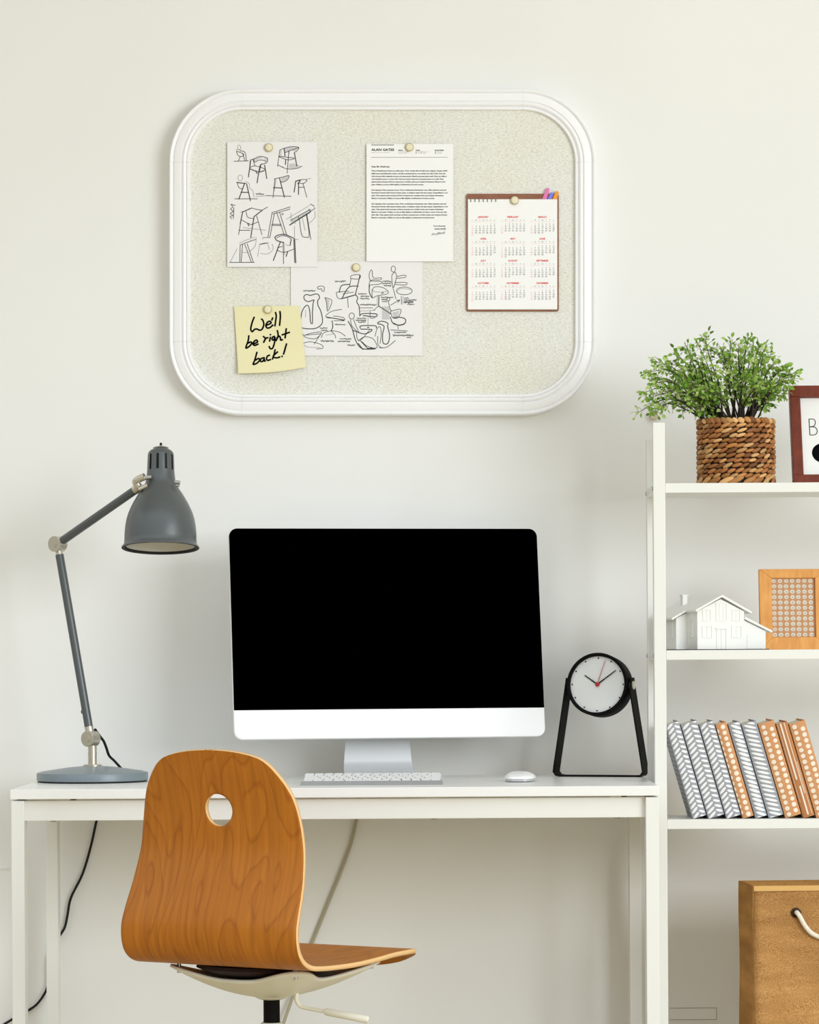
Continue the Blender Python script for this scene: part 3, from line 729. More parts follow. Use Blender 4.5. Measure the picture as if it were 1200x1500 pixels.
# ------------------------------------------------------------------ keyboard
kc = P(545, 1146, 6.575)
kb = thing('keyboard', 'slim white keyboard with aluminium frame in front of the computer', 'keyboard', (kc.x, kc.y, DZ), (0,0,0))
KW, KD = 0.273, 0.113
tilt = math.radians(6.0)
KM = Matrix.Translation((0,0,0.0035)) @ Matrix.Rotation(tilt,4,'X')
MB().prism(rrect(-KW/2,0,KW/2,KD,0.008,5), -0.003, 0.001).xform(Matrix.Rotation(-PI/2,4,'X')).xform(Matrix.Scale(-1,4,(0,1,0))).xform(KM).build('keyboard_body', mat('keyboard_aluminium', (176,178,182), 0.45, 0.2), kb, smooth=0)
MB().cyl((-KW/2+0.002,KD-0.009,0.0085),(KW/2-0.002,KD-0.009,0.0085),0.0075,16).build('battery_tube', M_alu, kb)
rows = [(14,0.011),(14,0.0165),(14,0.0165),(13,0.0165),(12,0.0165),(10,0.0165)]
yy = KD-0.008
k0 = None
for ri, (nk, kh) in enumerate(rows):
    tot = KW-0.010; gap = 0.0026
    if ri == 0 or ri == 5: ws = [1]*nk
    elif ri == 1: ws = [1]*13+[1.5]
    elif ri == 2: ws = [1.5]+[1]*13
    elif ri == 3: ws = [1.8]+[1]*11+[1.8]
    else: ws = [2.3]+[1]*10+[2.3]
    if ri == 5: ws = [1,1,1,1.25,5.2,1.25,1,1,1,1]
    u = (tot-gap*(len(ws)-1))/sum(ws); x = -tot/2
    for w in ws:
        MB().box((x,yy-kh,0.001),(x+u*w,yy,0.0032)).xform(KM).build('key', M_key, kb, smooth=0)
        x += u*w+gap
    yy -= kh+0.0026

# ------------------------------------------------------------------ mouse
mp_ = P(762, 1145, 6.67)
mouse = thing('computer_mouse', 'low white computer mouse on the desk right of the computer', 'mouse', (mp_.x, mp_.y, DZ), (0,0,math.radians(-6)))
sh = MB(); nu, nv = 28, 9
for j in range(nv+1):
    h = j/nv
    for i in range(nu):
        a = 2*PI*i/nu; ca, sa = math.cos(a), math.sin(a)
        ex = 0.55
        x = 0.0295*math.copysign(abs(ca)**ex, ca); y = 0.054*math.copysign(abs(sa)**0.7, sa)
        k = math.sqrt(max(0,1-h**2.4)); z = 0.006+0.0145*h
        sh.v.append(Vector((x*(0.0001+k), y*(0.0001+k)*1.0, z - 0.10*abs(y)*h*0.5)))
for j in range(nv):
    for i in range(nu):
        k = (i+1) % nu; sh.f.append([j*nu+i, j*nu+k, (j+1)*nu+k, (j+1)*nu+i]); sh.mi.append(0)
sh.build('shell', M_key, mouse, smooth=60)
MB().prism([(0.027*math.copysign(abs(math.cos(2*PI*i/28))**.6, math.cos(2*PI*i/28)), 0.05*math.copysign(abs(math.sin(2*PI*i/28))**.7, math.sin(2*PI*i/28))) for i in range(28)], -0.0062, -0.0015).xform(Matrix.Rotation(-PI/2,4,'X')).build('underside', M_alu, mouse, smooth=0)
for y in (-0.03, 0.03):
    MB().box((-0.02,y-0.004,0),(0.02,y+0.004,0.0016)).build('glide_strip', M_blackrub, mouse, smooth=0)

# ------------------------------------------------------------------ desk lamp
lc = P(135, 1148, 6.67)
lx, ly = P(135.5,1140,6.78).x, 6.78-D0
lamp = thing('desk_lamp', 'grey metal desk lamp with bell shade and jointed arm on the left of the desk', 'lamp', (lx, ly, DZ))
LR = Vector((lx, ly, DZ))
MB().lathe([(0.0001,0.0),(0.108,0.0),(0.109,0.0035)], 72).build('base_pad', M_blackrub, lamp)
MB().lathe([(0.109,0.0028),(0.1105,0.004),(0.1105,0.0165),(0.1095,0.0185),(0.098,0.0215),(0.05,0.0285),(0.018,0.0315),(0.0001,0.032)], 96).build('base', M_lampbase, lamp, smooth=30)
MB().lathe([(0.0185,0.031),(0.0185,0.0335),(0.0165,0.0348),(0.0088,0.035),(0.0088,0.055),(0.0094,0.0552),(0.0094,0.0575),(0.0088,0.058),(0.0088,0.072),(0.0001,0.072)], 32).build('stem', M_nickel, lamp, smooth=30)
yaw = math.radians(33)
axis = Vector((-math.sin(yaw), -math.cos(yaw), 0)); plane = Vector((math.cos(yaw), -math.sin(yaw), 0))
def lp(px, py):
    """point on the arm's vertical plane through the stem at a photo pixel"""
    d = 6.78
    for _ in range(8):
        p = P(px, py, d) - LR
        s = p.x/plane.x; d = 6.78 + s*plane.y
    return P(px, py, d) - LR
J1, J2, J3 = lp(133,1082), lp(84.5,797), lp(205,713)
def knuckle(c, name):
    k = MB()
    k.tube([c-axis*0.012, c-axis*0.0115, c+axis*0.0115, c+axis*0.012], [0.0150,0.0158,0.0158,0.0150], 32)
    o = k.build(name, M_nickel, lamp, smooth=30)
    MB().tube([c+axis*0.0118, c+axis*0.0135], 0.0068, 24).build('screw_cap', M_nickel, o)
    return o
knuckle(J1, 'joint'); knuckle(J2, 'joint')
d12 = (J2-J1).normalized(); d23 = (J3-J2).normalized()
arm = MB().tube([J1+d12*0.022, J2-d12*0.022], 0.0085, 24)
arm.build('lower_arm', M_lamp, lamp)
MB().tube([J1+d12*0.012, J1+d12*0.024], 0.0090, 24).build('ferrule', M_nickel, lamp)
MB().tube([J2-d12*0.024, J2-d12*0.012], 0.0075, 24).build('ferrule', M_nickel, lamp)
MB().tube([J2+d23*0.016, J3-d23*0.012], 0.0085, 24).build('upper_arm', M_lamp, lamp)
MB().tube([J3-d23*0.014, J3-d23*0.002], 0.0093, 24).build('ferrule', M_nickel, lamp)
kn = J1+d12*0.055 - plane*0.0095
MB().ellipsoid(kn, (0.003,0.0055,0.005)).build('switch', M_blackrub, lamp)
# shade, turned about its own axis then tipped towards the room
SS = F/6.66
top = P(236.5, 655, 6.70) - LR; mouth = P(235, 803, 6.70) - LR
def sp(pyrel, rpx): return (rpx/SS, (803-pyrel)/SS*1.0)
shp = [(803,57.3),(801,57.0),(798.5,54.6),(796,53.6),(790,53.2),(780,52.9),(770,52.0),(760,50.2),(752,47.9),(744,44.6),(735,40.2),(728,36.2),(722,32.6),(716,28.4),(711,25.2),(706,22.9),(700,21.6),(690,20.4),(687,20.2),(676,19.8),(664,19.4),(661,18.8),(658,17.0),(656,14.4),(654.5,10.5),(654,6)]
prof = [sp(y, r) for y, r in shp]
tiltM = Matrix.Translation(mouth) @ Matrix.Rotation(math.radians(-7.5), 4, 'X')
def slot(i, k): return 18 <= i <= 19 and (k % 8) in (0, 1)
MB().lathe(prof, 100, skip=lambda i, k: 18 <= i <= 19 and (k % 10) in (1, 2, 3)).xform(tiltM).build('shade', M_lamp, lamp, smooth=50)
inner = [(r*0.965, z+0.001) for r, z in prof if z < 0.125]
inner[0] = (57.0/SS, 0.0004)
MB().lathe([(57.3/SS,0.0),(56.4/SS,-0.0009),(53.0/SS,0.0004),(51.5/SS,0.006)], 96).xform(tiltM).build('rim', M_blackrub, lamp)
MB().lathe([(50.8/SS,0.004)]+[(r, z) for r, z in inner if z > 0.008], 96).xform(tiltM).build('inner_shade', M_shadein, lamp)
MB().lathe([(0.0001,0.125),(0.0246,0.125),(0.0246,0.188),(0.0001,0.185)], 32).xform(tiltM).build('slot_dark_filler', M_blackrub, lamp)  # dark cylinder added in the neck, blocks light so the vent slots look dark
MB().ellipsoid((0,0,0.055), (0.036,0.023,0.023), Matrix.Rotation(PI/2,3,'Y'), 16, 12).xform(tiltM).build('bulb', mat('frosted_glass',(240,236,226),0.4), lamp)
MB().lathe([(12/SS,0.2005),(9/SS,0.2025),(4/SS,0.2045),(0.0001,0.205)], 32).xform(tiltM).build('cap', M_nickel, lamp)
MB().cyl((0,0,0.204),(0,0,0.2105),0.0024,12).xform(tiltM).build('cap_pin', M_blackrub, lamp)
# yoke that carries the shade
def lq(px, py, d): return P(px, py, d) - LR
yk = MB().tube(smoothpath([lq(204,713,6.70), lq(199,707,6.70), lq(201,703,6.695), lq(212,698,6.69)],4), 0.0072, 14)
yk.build('yoke', M_nickel, lamp)
MB().cyl(lq(211,700,6.69), lq(222,699,6.69), 0.0042, 16).build('yoke_screw', M_steel, lamp)
MB().cyl(lq(256,706,6.69), lq(264,707,6.69), 0.0040, 16).build('yoke_screw', M_steel, lamp)
MB().cyl(lq(258,711,6.69), lq(263,711.5,6.69), 0.0026, 12).build('yoke_screw', M_steel, lamp)
MB().cyl(lq(203,717,6.69), lq(216,711,6.69), 0.0046, 16).build('yoke_screw', M_nickel, lamp)
cord = [lq(139,1068,6.79), lq(146,1078,6.80), lq(152,1086,6.82), lq(156,1096,6.83), lq(160,1107,6.85), lq(168,1115,6.86), lq(178,1126,6.87), lq(182,1129,6.92),
        lq(175,1131,6.99), lq(163,1135,7.030), lq(152,1165,7.046), lq(142,1200,7.052), lq(133,1240,7.053), lq(121,1280,7.053), lq(104,1315,7.053), lq(99,1340,7.053), lq(95,1358,7.053), lq(88,1370,7.053),
        lq(76,1390,7.053), lq(70.5,1412,7.053), lq(71,1432,7.053), lq(68,1450,7.053), lq(55,1470,7.053), lq(40,1481,7.053), lq(20,1492,7.053), lq(0,1505,7.05), lq(-30,1530,7.05), lq(-55,1590,7.05), lq(-70,1645,7.04), lq(-100,1653,7.02)]
MB().tube(smoothpath(cord,6), 0.0027, 8).build('cord', M_blackrub, lamp)

# ------------------------------------------------------------------ desk clock
ck = P(880, 1138, 6.9)
clock = thing('desk_clock', 'round black desk clock held in a black strap stand beside the shelf', 'clock', (ck.x, ck.y, DZ), (0,0,math.radians(-19)))
bp_ = [(-0.0672,0.200),(-0.069,0.17),(-0.0925,0.020),(-0.0938,0.010),(-0.089,0.003),(-0.080,0.0015),(0.080,0.0015),(0.089,0.003),(0.0938,0.010),(0.0925,0.020),(0.069,0.17),(0.0672,0.200)]
band = MB(); n = len(bp_); hw = 0.0215; vs = []
for i, (x, z) in enumerate(bp_):
    a = Vector(bp_[max(i-1,0)]); b = Vector(bp_[min(i+1,n-1)]); t = (b-a).normalized(); nn = Vector((-t.y,t.x))*0.0013
    w = hw if 0 < i < n-1 else hw*0.6
    for yv, s in ((-w,1),(w,1),(w,-1),(-w,-1)):
        vs.append((x+nn.x*s, yv, max(0.0002, z+nn.y*s)))
fs = []
for i in range(n-1):
    for k in range(4):
        k2 = (k+1)%4; fs.append((i*4+k,(i+1)*4+k,(i+1)*4+k2,i*4+k2))
fs += [(0,1,2,3), tuple((n-1)*4+k for k in (3,2,1,0))]
band.add(vs, fs); band.build('stand', M_black, clock, smooth=40)
CM = Matrix.Translation((0,0,0.1845)) @ Matrix.Rotation(math.radians(-7),4,'X') @ Matrix.Rotation(PI/2,4,'X')   # lathe z -> towards viewer
MB().lathe([(0.0001,-0.029),(0.0560,-0.029),(0.0605,-0.027),(0.0635,-0.021),(0.0640,0.022),(0.0630,0.0245),(0.0610,0.0250),(0.0575,0.0235),(0.0572,0.0165)], 72).xform(CM).build('case', M_black, clock, smooth=40)
MB().lathe([(0.0574,0.0168),(0.0001,0.0168)], 72).xform(CM).build('dial', M_dial, clock, smooth=0)
mk = MB()
CS = F/6.88
for k in range(12):
    a = 2*PI*k/12
    mk.lathe([(0.0016,0.0),(0.0016,0.0004),(0.0001,0.0004)], 10, center=(0.0535*math.sin(a), 0.0535*math.cos(a), 0.0168))
mk.xform(CM).build('hour_marks', M_ink, clock, smooth=0)
def hand(dx, dy, w, z, m, name, back=0.0):
    v = Vector((dx,dy))/5.355/CS; t = v.normalized(); nn = Vector((-t.y,t.x))*w/2; b0 = -t*back
    hb = MB(); q = [b0-nn, v-nn*0.7, v+nn*0.7, b0+nn]
    hb.add([(p.x,p.y,z) for p in q]+[(p.x,p.y,z+0.0006) for p in q], [(3,2,1,0),(4,5,6,7),(0,1,5,4),(1,2,6,5),(2,3,7,6),(3,0,4,7)])
    hb.xform(CM).build(name, m, clock, smooth=0)
hand(-107,72,0.0027,0.0185,M_ink,'hour_hand'); hand(148,110,0.0025,0.0192,M_ink,'minute_hand'); hand(60,190,0.0013,0.0199,M_red,'second_hand',0.006)
MB().lathe([(0.0042,0.0168),(0.0042,0.0206),(0.003,0.0212),(0.0001,0.0213)], 24).xform(CM).build('hub', M_red, clock)
for s in (-1, 1):
    MB().tube([(s*0.062,0,0.1845),(s*0.0715,0,0.1845),(s*0.0725,0,0.1845)], [0.0085,0.0085,0.0075], 24).build('pivot_knob', M_cream, clock)

# ------------------------------------------------------------------ chair
CHX, CHY = -0.3005, -0.28
chair = thing('swivel_chair', 'bent plywood swivel chair with a round hole in its back, at the desk', 'chair', (CHX, CHY, 0), (0,0,math.radians(-33)))
FB = -0.19                                              # rearmost line of the bend
prof = [(0.008,0.815),(0.018,0.777),(0.031,0.726),(0.0365,0.68),(0.0355,0.633),(0.0185,0.569),(0.006,0.530),(0.0,0.502),(0.004,0.474),(0.018,0.451),(0.042,0.4385),(0.075,0.4345),(0.13,0.433),(0.19,0.4335),(0.25,0.437),(0.31,0.4415),(0.375,0.4420),(0.414,0.433),(0.434,0.418),(0.4405,0.407)]
pp = smoothpath([Vector((a+FB, b)) for a, b in prof], 10)
S = [0.0]
for i in range(1, len(pp)): S.append(S[-1]+(pp[i]-pp[i-1]).length)
TOT = S[-1]
def pat(s):
    s = max(0, min(TOT, s))
    for i in range(1, len(S)):
        if S[i] >= s:
            t = (s-S[i-1])/max(1e-9, S[i]-S[i-1]); return pp[i-1].lerp(pp[i], t)
    return pp[-1]
HWK = [(0,0.0),(0.0012,0.034),(0.0048,0.065),(0.0131,0.0997),(0.024,0.1185),(0.038,0.132),(0.062,0.149),(0.088,0.161),(0.129,0.1705),(0.186,0.178),(0.246,0.185),(0.31,0.190),(0.37,0.192)]
HWS = smoothpath([Vector((math.sqrt(q), w)) for q, w in HWK], 8)
FRONT = 0.125
def halfw(s):
    if s > TOT-FRONT:
        t = (s-(TOT-FRONT))/FRONT
        return 0.192 - 0.152*(1-math.sqrt(max(0,1-t**2.6)))
    q = math.sqrt(max(0, s))
    for i in range(1, len(HWS)):
        if HWS[i].x >= q:
            t = (q-HWS[i-1].x)/max(1e-9, HWS[i].x-HWS[i-1].x); return HWS[i-1].y+(HWS[i].y-HWS[i-1].y)*t
    return 0.192
ss = []
k = 0
while (0.0045*k)**2 < 0.02: ss.append((0.0045*k)**2); k += 1
s = ss[-1]+0.0018
while s < TOT:
    ss.append(s)
    s += 0.0035 if s < TOT-0.06 else (0.002 if s < TOT-0.01 else 0.0008)
ss.append(TOT)
hwv = [halfw(x) for x in ss]
NU = 72
HS = 0.109; HR = 0.0290; HX = 0.004                                 # hole centre along the length and radius
sb = MB(); grid = []
for j, s in enumerate(ss):
    p = pat(s); w = hwv[j]; row = []
    for i in range(NU+1):
        row.append([(-1+2*i/NU)*w, s])
    grid.append(row)
keep = {}
for j in range(len(ss)-1):
    for i in range(NU):
        cx = sum(grid[a][b][0] for a,b in ((j,i),(j,i+1),(j+1,i),(j+1,i+1)))/4
        cs = sum(grid[a][b][1] for a,b in ((j,i),(j,i+1),(j+1,i),(j+1,i+1)))/4
        keep[(j,i)] = math.hypot(cx-HX, cs-HS) > HR
for j in range(len(ss)):
    for i in range(NU+1):
        adj = [keep.get((a,b)) for a in (j-1,j) for b in (i-1,i)]
        adj = [k for k in adj if k is not None]
        if adj and not all(adj) and any(adj):
            g = grid[j][i]; v = Vector((g[0]-HX, g[1]-HS)); v = v.normalized()*HR
            grid[j][i] = [v.x+HX, HS+v.y]
for j in range(len(ss)):
    for i in range(NU+1):
        x, s = grid[j][i]; p = pat(s)
        bow = 0.010*(x/0.19)**2*max(0, min(1, (0.36-s)/0.12)) 
        sb.v.append(Vector((x, p.x+bow, p.y))); sb.uv[len(sb.v)-1] = (x, s)
for (j,i), k in keep.items():
    if k:
        a = j*(NU+1)+i
        sb.f.append([a, a+1, a+NU+2, a+NU+1]); sb.mi.append(0)
shell = sb.build('seat_shell', [M_ply, M_plyedge], chair, smooth=60)
bm = bmesh.new(); bm.from_mesh(shell.data)
bmesh.ops.remove_doubles(bm, verts=bm.verts, dist=0.00005)
bmesh.ops.recalc_face_normals(bm, faces=bm.faces); bm.to_mesh(shell.data); bm.free()
sm = shell.modifiers.new('thickness', 'SOLIDIFY'); sm.thickness = 0.0085; sm.offset = 0.0; sm.use_rim = True; sm.material_offset_rim = 1; sm.use_even_offset = False
# four armed casting under the seat
pb = MB(); NT, NR = 96, 14
bolts = [(-0.128,-0.105),(0.128,-0.105),(0.128,0.13),(-0.128,0.13)]
angs = [math.atan2(y, x) for x, y in bolts]; rads = [math.hypot(x, y) for x, y in bolts]
def armk(th):
    best = 0; rr = 0.17
    for a, r in zip(angs, rads):
        d = abs((th-a+PI) % (2*PI) - PI); k = math.exp(-(d/0.33)**2)
        if k > best: best = k; rr = r
    return best, rr
for j in range(NR+1):
    t = j/NR
    for i in range(NT):
        th = 2*PI*i/NT-PI; k, rr = armk(th)
        Rm = 0.118+(rr+0.016-0.118)*k
        zr = 0.405+0.021*k
        r = 0.012+(Rm-0.012)*t
        z = 0.368+(zr-0.368)*(t**1.7)
        pb.v.append(Vector((r*math.cos(th), r*math.sin(th), z)))
for j in range(NR):
    for i in range(NT):
        k = (i+1) % NT; pb.f.append([j*NT+i, (j+1)*NT+i, (j+1)*NT+k, j*NT+k]); pb.mi.append(0)
pan = pb.build('seat_support', M_pan, chair, smooth=60)
sm = pan.modifiers.new('thickness', 'SOLIDIFY'); sm.thickness = 0.005; sm.offset = 0
MB().lathe([(0.0001,0.399),(0.07,0.403),(0.116,0.4135),(0.135,0.4225),(0.132,0.4285),(0.0001,0.4285)], 48).build('underside_shade_disc', M_panshade, chair)  # dark disc added for the shaded hollow between seat and casting
for i, (x, y) in enumerate(bolts):
    zs = pat(0.36).y if False else 0.4335
    MB().cyl((x,y,0.412),(x,y,0.4425),0.0038,12).build('bolt', M_steel, chair)
    MB().lathe([(0.0105,0.4385),(0.0095,0.4405),(0.005,0.4425),(0.0001,0.443)], 20, center=(x,y,0)).build('bolt_cap', M_steel, chair)
MB().lathe([(0.0001,0.372),(0.030,0.372),(0.030,0.366),(0.021,0.362),(0.0001,0.362)], 32).build('collar', M_pan, chair)
o = MB().lathe([(0.0148,0.3205),(0.0148,0.364)], 32).build('gas_column', M_black, chair)
MB().lathe([(0.0001,0.3205),(0.0185,0.3205),(0.0200,0.318),(0.0200,0.305),(0.0245,0.30),(0.0245,0.11),(0.032,0.10),(0.032,0.075),(0.0001,0.075)], 32).build('column_sleeve', mat('pale_grey_plastic',(206,204,196),0.5), chair)
inv = (Matrix.Translation((CHX,CHY,0)) @ Matrix.Rotation(math.radians(-33),4,'Z')).inverted()
def cl(px, py, d): return inv @ P(px, py, d)
lv = [cl(438,1446,6.08), cl(435,1456,6.08), cl(434,1464,6.075), cl(438,1472,6.07), cl(446,1476,6.065), cl(478,1482,6.04)]
lvo = MB().tube(smoothpath(lv,6), 0.0036, 12).build('lever', M_pan, chair)
MB().tube([cl(476,1481.5,6.042), cl(479,1482.3,6.04), cl(537,1493.5,6.0), cl(540,1494.2,6.0)], [0.0052,0.0068,0.0068,0.0055], 16).build('grip', M_pan, lvo)
for k in range(5):
    a = 2*PI*k/5+0.3; c, s_ = math.cos(a), math.sin(a)
    lg = MB().tube([(c*0.02,s_*0.02,0.095),(c*0.16,s_*0.16,0.088),(c*0.29,s_*0.29,0.074)], [0.022,0.018,0.014], 14).build('star_leg', M_pan, chair)
    q = Vector((c*0.285, s_*0.285, 0.028)); ax = Vector((-s_, c, 0))
    w = MB(); w.tube([q-ax*0.022, q-ax*0.006], 0.028, 20); w.tube([q+ax*0.006, q+ax*0.022], 0.028, 20); w.tube([(q.x,q.y,0.03),(q.x,q.y,0.075)], 0.006, 10)
    w.build('castor', M_blackrub, lg)

# ------------------------------------------------------------------ plant in a woven basket
pc = P(1080, 706, 6.64)
plant = thing('potted_plant', 'bushy small-leaved green plant in a braided brown basket on the top shelf', 'plant', (pc.x, SY0+0.085, SH1))
PO = Vector((pc.x, SY0+0.085, SH1)); PD = SY0+0.085+D0; PS = F/PD
BR_ = 56.0/PS; BH = 95.0/PS
MB().lathe([(0.0001,0.001),(BR_*0.93,0.001),(BR_*0.94,BH*0.985),(BR_*0.86,BH*0.985),(BR_*0.86,BH*0.88),(0.0001,BH*0.88)], 48, mi=0).build('basket_core', M_strawdark, plant)
MB().lathe([(BR_*0.86,BH*0.86),(0.0001,BH*0.90)], 32).build('soil', M_soil, plant)
bk = MB(); NRW = 13
rnd = random.Random(3)
cols = [(186,132,78),(168,112,60),(202,154,98),(146,92,48),(176,118,66),(122,76,40),(208,164,110),(156,102,60)]
for r in range(NRW):
    last = r == 0
    hgt = BH/NRW
    z = (r+0.5)*hgt + (0.0 if r else 0.001)
    nl = 20 if r == 0 else (40 if r == NRW-1 else 30+rnd.randint(-2,2))
    off = rnd.random()*2*PI; ra = BR_*(0.985+rnd.uniform(-.008,.008))
    for k in range(nl):
        a = off+2*PI*(k+rnd.uniform(-.12,.12))/nl
        Rm = Matrix.Rotation(a+PI/2,3,'Z') @ Matrix.Rotation(math.radians((28 if r == 0 else -30 if r == NRW-1 else 19)+rnd.uniform(-7,7)),3,'Y').transposed()
        ln = 2*PI*ra/nl*0.66*rnd.uniform(.88,1.15)
        c = cols[rnd.randrange(len(cols))]; f = rnd.uniform(.85,1.1)
        bk.ellipsoid((ra*math.cos(a), ra*math.sin(a), z+rnd.uniform(-.0006,.0006)), (ln, 0.0042, hgt*(0.42 if 0 < r < NRW-1 else 0.58)*rnd.uniform(.85,1.1)), Rm, 10, 8, 0, lin(tuple(min(255,x*f) for x in c)))
bk.build('braided_basket', M_straw, plant, smooth=70)
# branches and leaves
st_ = MB(); lf = MB(); tw = MB()
rnd = random.Random(11)
def pl(px, py, dy): return P(px, py, PD+dy) - PO
leafcols = [(140,182,66),(164,198,92),(112,158,52),(182,210,118),(88,130,44),(150,188,80),(124,168,64),(198,220,136)]
def leaf(p, dirv, L):
    d = dirv.normalized(); up = Vector((rnd.uniform(-1,1), rnd.uniform(-1,.3), rnd.uniform(-.3,1)))
    w = d.cross(up)
    if w.length < 1e-3: return
    w.normalize(); nrm = w.cross(d); wd = L*0.36
    c = leafcols[rnd.randrange(len(leafcols))]
    base = p; tip = p+d*L - nrm*L*0.10
    a1 = p+d*L*0.30; a2 = p+d*L*0.68
    vs = [base, a1+w*wd*0.92+nrm*L*.06, a2+w*wd*0.78+nrm*L*.04, tip, a2-w*wd*0.78+nrm*L*.04, a1-w*wd*0.92+nrm*L*.06, a1, a2]
    lf.add(vs, [(0,1,6),(1,2,7,6),(2,3,7),(3,4,7),(4,5,6,7),(5,0,6)], 0, lin(c))
tips = [(1033,496,-.02),(1022,503,.03),(1005,506,0),(1044,512,.05),(1012,520,-.05),(990,520,.02),(984,533,-.03),(962,531,.04),(968,540,-.05),(948,546,.0),(956,562,-.06),(962,556,.06),(945,575,.02),(951,585,-.04),(936,604,.0),(956,604,-.03),(968,598,.05),(975,575,-.07),(985,560,.08),(1000,545,-.08),(1016,540,.08),(1030,530,-.06),(1026,552,.1),
        (1058,513,-.03),(1070,503,.02),(1063,522,.06),(1082,508,-.05),(1096,499,.0),(1092,515,.06),(1104,505,.03),(1112,510,-.04),(1122,508,.0),(1118,522,-.07),(1130,520,.04),(1137,530,-.03),(1142,545,.05),(1150,540,-.01),(1163,547,.0),(1160,556,.03),(1148,560,-.05),(1152,572,.0),(1143,580,.03),(1128,592,-.02),(1132,562,-.08),(1120,545,.08),(1104,535,-.1),(1085,530,.1),(1065,540,-.1),(1048,548,-.1),(1092,552,-.11),(1110,568,-.1),(1030,570,-.1),(1010,572,-.09),(992,582,.06),(1022,600,-.06),(1030,607,.0),(1017,585,-.03),(1075,560,.1),(1050,575,-.08),(1120,580,.05)]
base0 = pl(1076, 618, 0)
for ti, (px, py, dy) in enumerate(tips):
    T_ = pl(px, py, dy*0.85)
    b = base0 + Vector((rnd.uniform(-.022,.022)+0.02*(1 if px > 1090 else -1 if px < 1040 else 0), rnd.uniform(-.02,.02), -0.012))
    out = Vector((T_.x-b.x, T_.y-b.y, 0))
    m1 = b.lerp(T_, 0.38) + Vector((rnd.uniform(-.008,.008), rnd.uniform(-.008,.008), 0.012+0.16*max(0, abs(out.x)-0.03)*0.6))
    m2 = b.lerp(T_, 0.72) + Vector((rnd.uniform(-.006,.006), rnd.uniform(-.006,.006), 0.010+0.25*max(0, abs(out.x)-0.04)*0.7))
    path = smoothpath([b, m1, m2, T_], 6); n = len(path)
    rr = [0.0017*(1-i/n)**1.1+0.00035 for i in range(n)]
    if ti % 2 == 0: rr = [r*1.2 for r in rr]
    st_.tube(path, rr, 5)
    for i in range(int(n*0.30), n):
        nleaf = 3 if i > n*0.4 and rnd.random() < .6 else 2
        for _ in range(nleaf):
            p0 = path[i]; t = (path[min(i+1,n-1)]-path[i-1]).normalized()
            dv = (t*0.6+Vector((rnd.gauss(0,.7), rnd.gauss(0,.7), rnd.gauss(0.1,.6)))).normalized()
            ln = rnd.uniform(0.006, 0.026)
            if rnd.random() < 0.30 and i > n*0.5: ln = rnd.uniform(.02,.036)
            ln *= 1-0.5*i/n
            q = p0+dv*ln
            tw.tube([p0, p0.lerp(q,.5)+Vector((0,0,.002)), q], 0.00035, 4, caps=False)
            leaf(q, dv+Vector((0,0,-.2)), rnd.uniform(0.0072,0.0122))
            if ln > .017:
                for fr in (.45,.75):
                    leaf(p0.lerp(q,fr), dv.cross(Vector((rnd.gauss(0,1),rnd.gauss(0,1),rnd.gauss(0,1)))), rnd.uniform(0.006,0.0095))
    leaf(T_, (T_-m2), 0.008)
st_.build('branches', M_bark, plant); tw.build('twigs', M_twig, plant, smooth=0); lf.build('foliage', M_leaf, plant, smooth=0)

# ------------------------------------------------------------------ letter-board sign, top shelf
sg = P(1163, 706, 6.64)
sign = thing('framed_sign', 'dark red-brown framed white sign leaning back beside the basket plant', 'sign', (sg.x, SY0+0.065, SH1), (math.radians(-20),0,0))
SGS = F/6.64; h = 0.2105; w = 0.24; bw = 0.0205; dp = 0.026
MB().box((0,0,0),(w,dp,bw)).build('frame_rail', M_mahog, sign, smooth=0, bevel=0.0014)
MB().box((0,0,h-bw*1.15),(w,dp,h)).build('frame_rail', M_mahog, sign, smooth=0, bevel=0.0014)
for x in (0, w-bw):
    MB().box((x,0.0008,bw),(x+bw,dp,h-bw*1.15)).build('frame_stile', M_mahog, sign, smooth=0, bevel=0.0014)
MB().box((bw-0.001,0.010,bw-0.001),(w-bw+0.001,0.016,h-bw)).build('panel', M_signwhite, sign, smooth=0)
lt = MB()
zb = 0.108
Bs = [[(0.0372,zb),(0.0368,zb+0.034)], [(0.0368,zb+0.034),(0.046,zb+0.0335),(0.049,zb+0.027),(0.046,zb+0.0195),(0.038,zb+0.0175)], [(0.038,zb+0.0175),(0.048,zb+0.0165),(0.052,zb+0.009),(0.048,zb+0.001),(0.0372,zb)]]
for s in Bs:
    q = smoothpath([Vector(p) for p in s], 6); lt.ribbon([(p.x,p.y) for p in q], 0.0016, 0.0097)
lt.disc((0.060, 0.0695), 0.0205, 0.0097, 32)
lt.build('lettering', M_ink, sign, smooth=0)
MB().prism([(0.11,0.02),(0.13,0.02),(0.13,0.15),(0.11,0.15)], dp, dp+0.004).build('easel_back', M_card, sign, smooth=0)

# ------------------------------------------------------------------ orange photo frame, middle shelf
fr_ = P(1114.5, 951, 6.765)
pf = thing('picture_frame', 'orange wooden picture frame with cream dotted card behind the model house', 'picture frame', (fr_.x, SY0+0.190, SH2), (math.radians(-5),0,math.radians(3)))
w, h, bw, dp = 0.1366, 0.1612, 0.0249, 0.014
def mitre(pts): return MB().prism(pts, 0, dp)
mitre([(0,0),(w,0),(w-bw,bw),(bw,bw)]).build('frame_rail', M_orangewood, pf, smooth=0, bevel=0.0008)
mitre([(bw,h-bw*0.72),(w-bw,h-bw*0.72),(w,h),(0,h)]).build('frame_rail', M_orangewood, pf, smooth=0, bevel=0.0008)
mitre([(0,0),(bw,bw),(bw,h-bw*0.72),(0,h)]).build('frame_stile', M_orangewood, pf, smooth=0, bevel=0.0008)
mitre([(w,0),(w,h),(w-bw,h-bw*0.72),(w-bw,bw)]).build('frame_stile', M_orangewood, pf, smooth=0, bevel=0.0008)
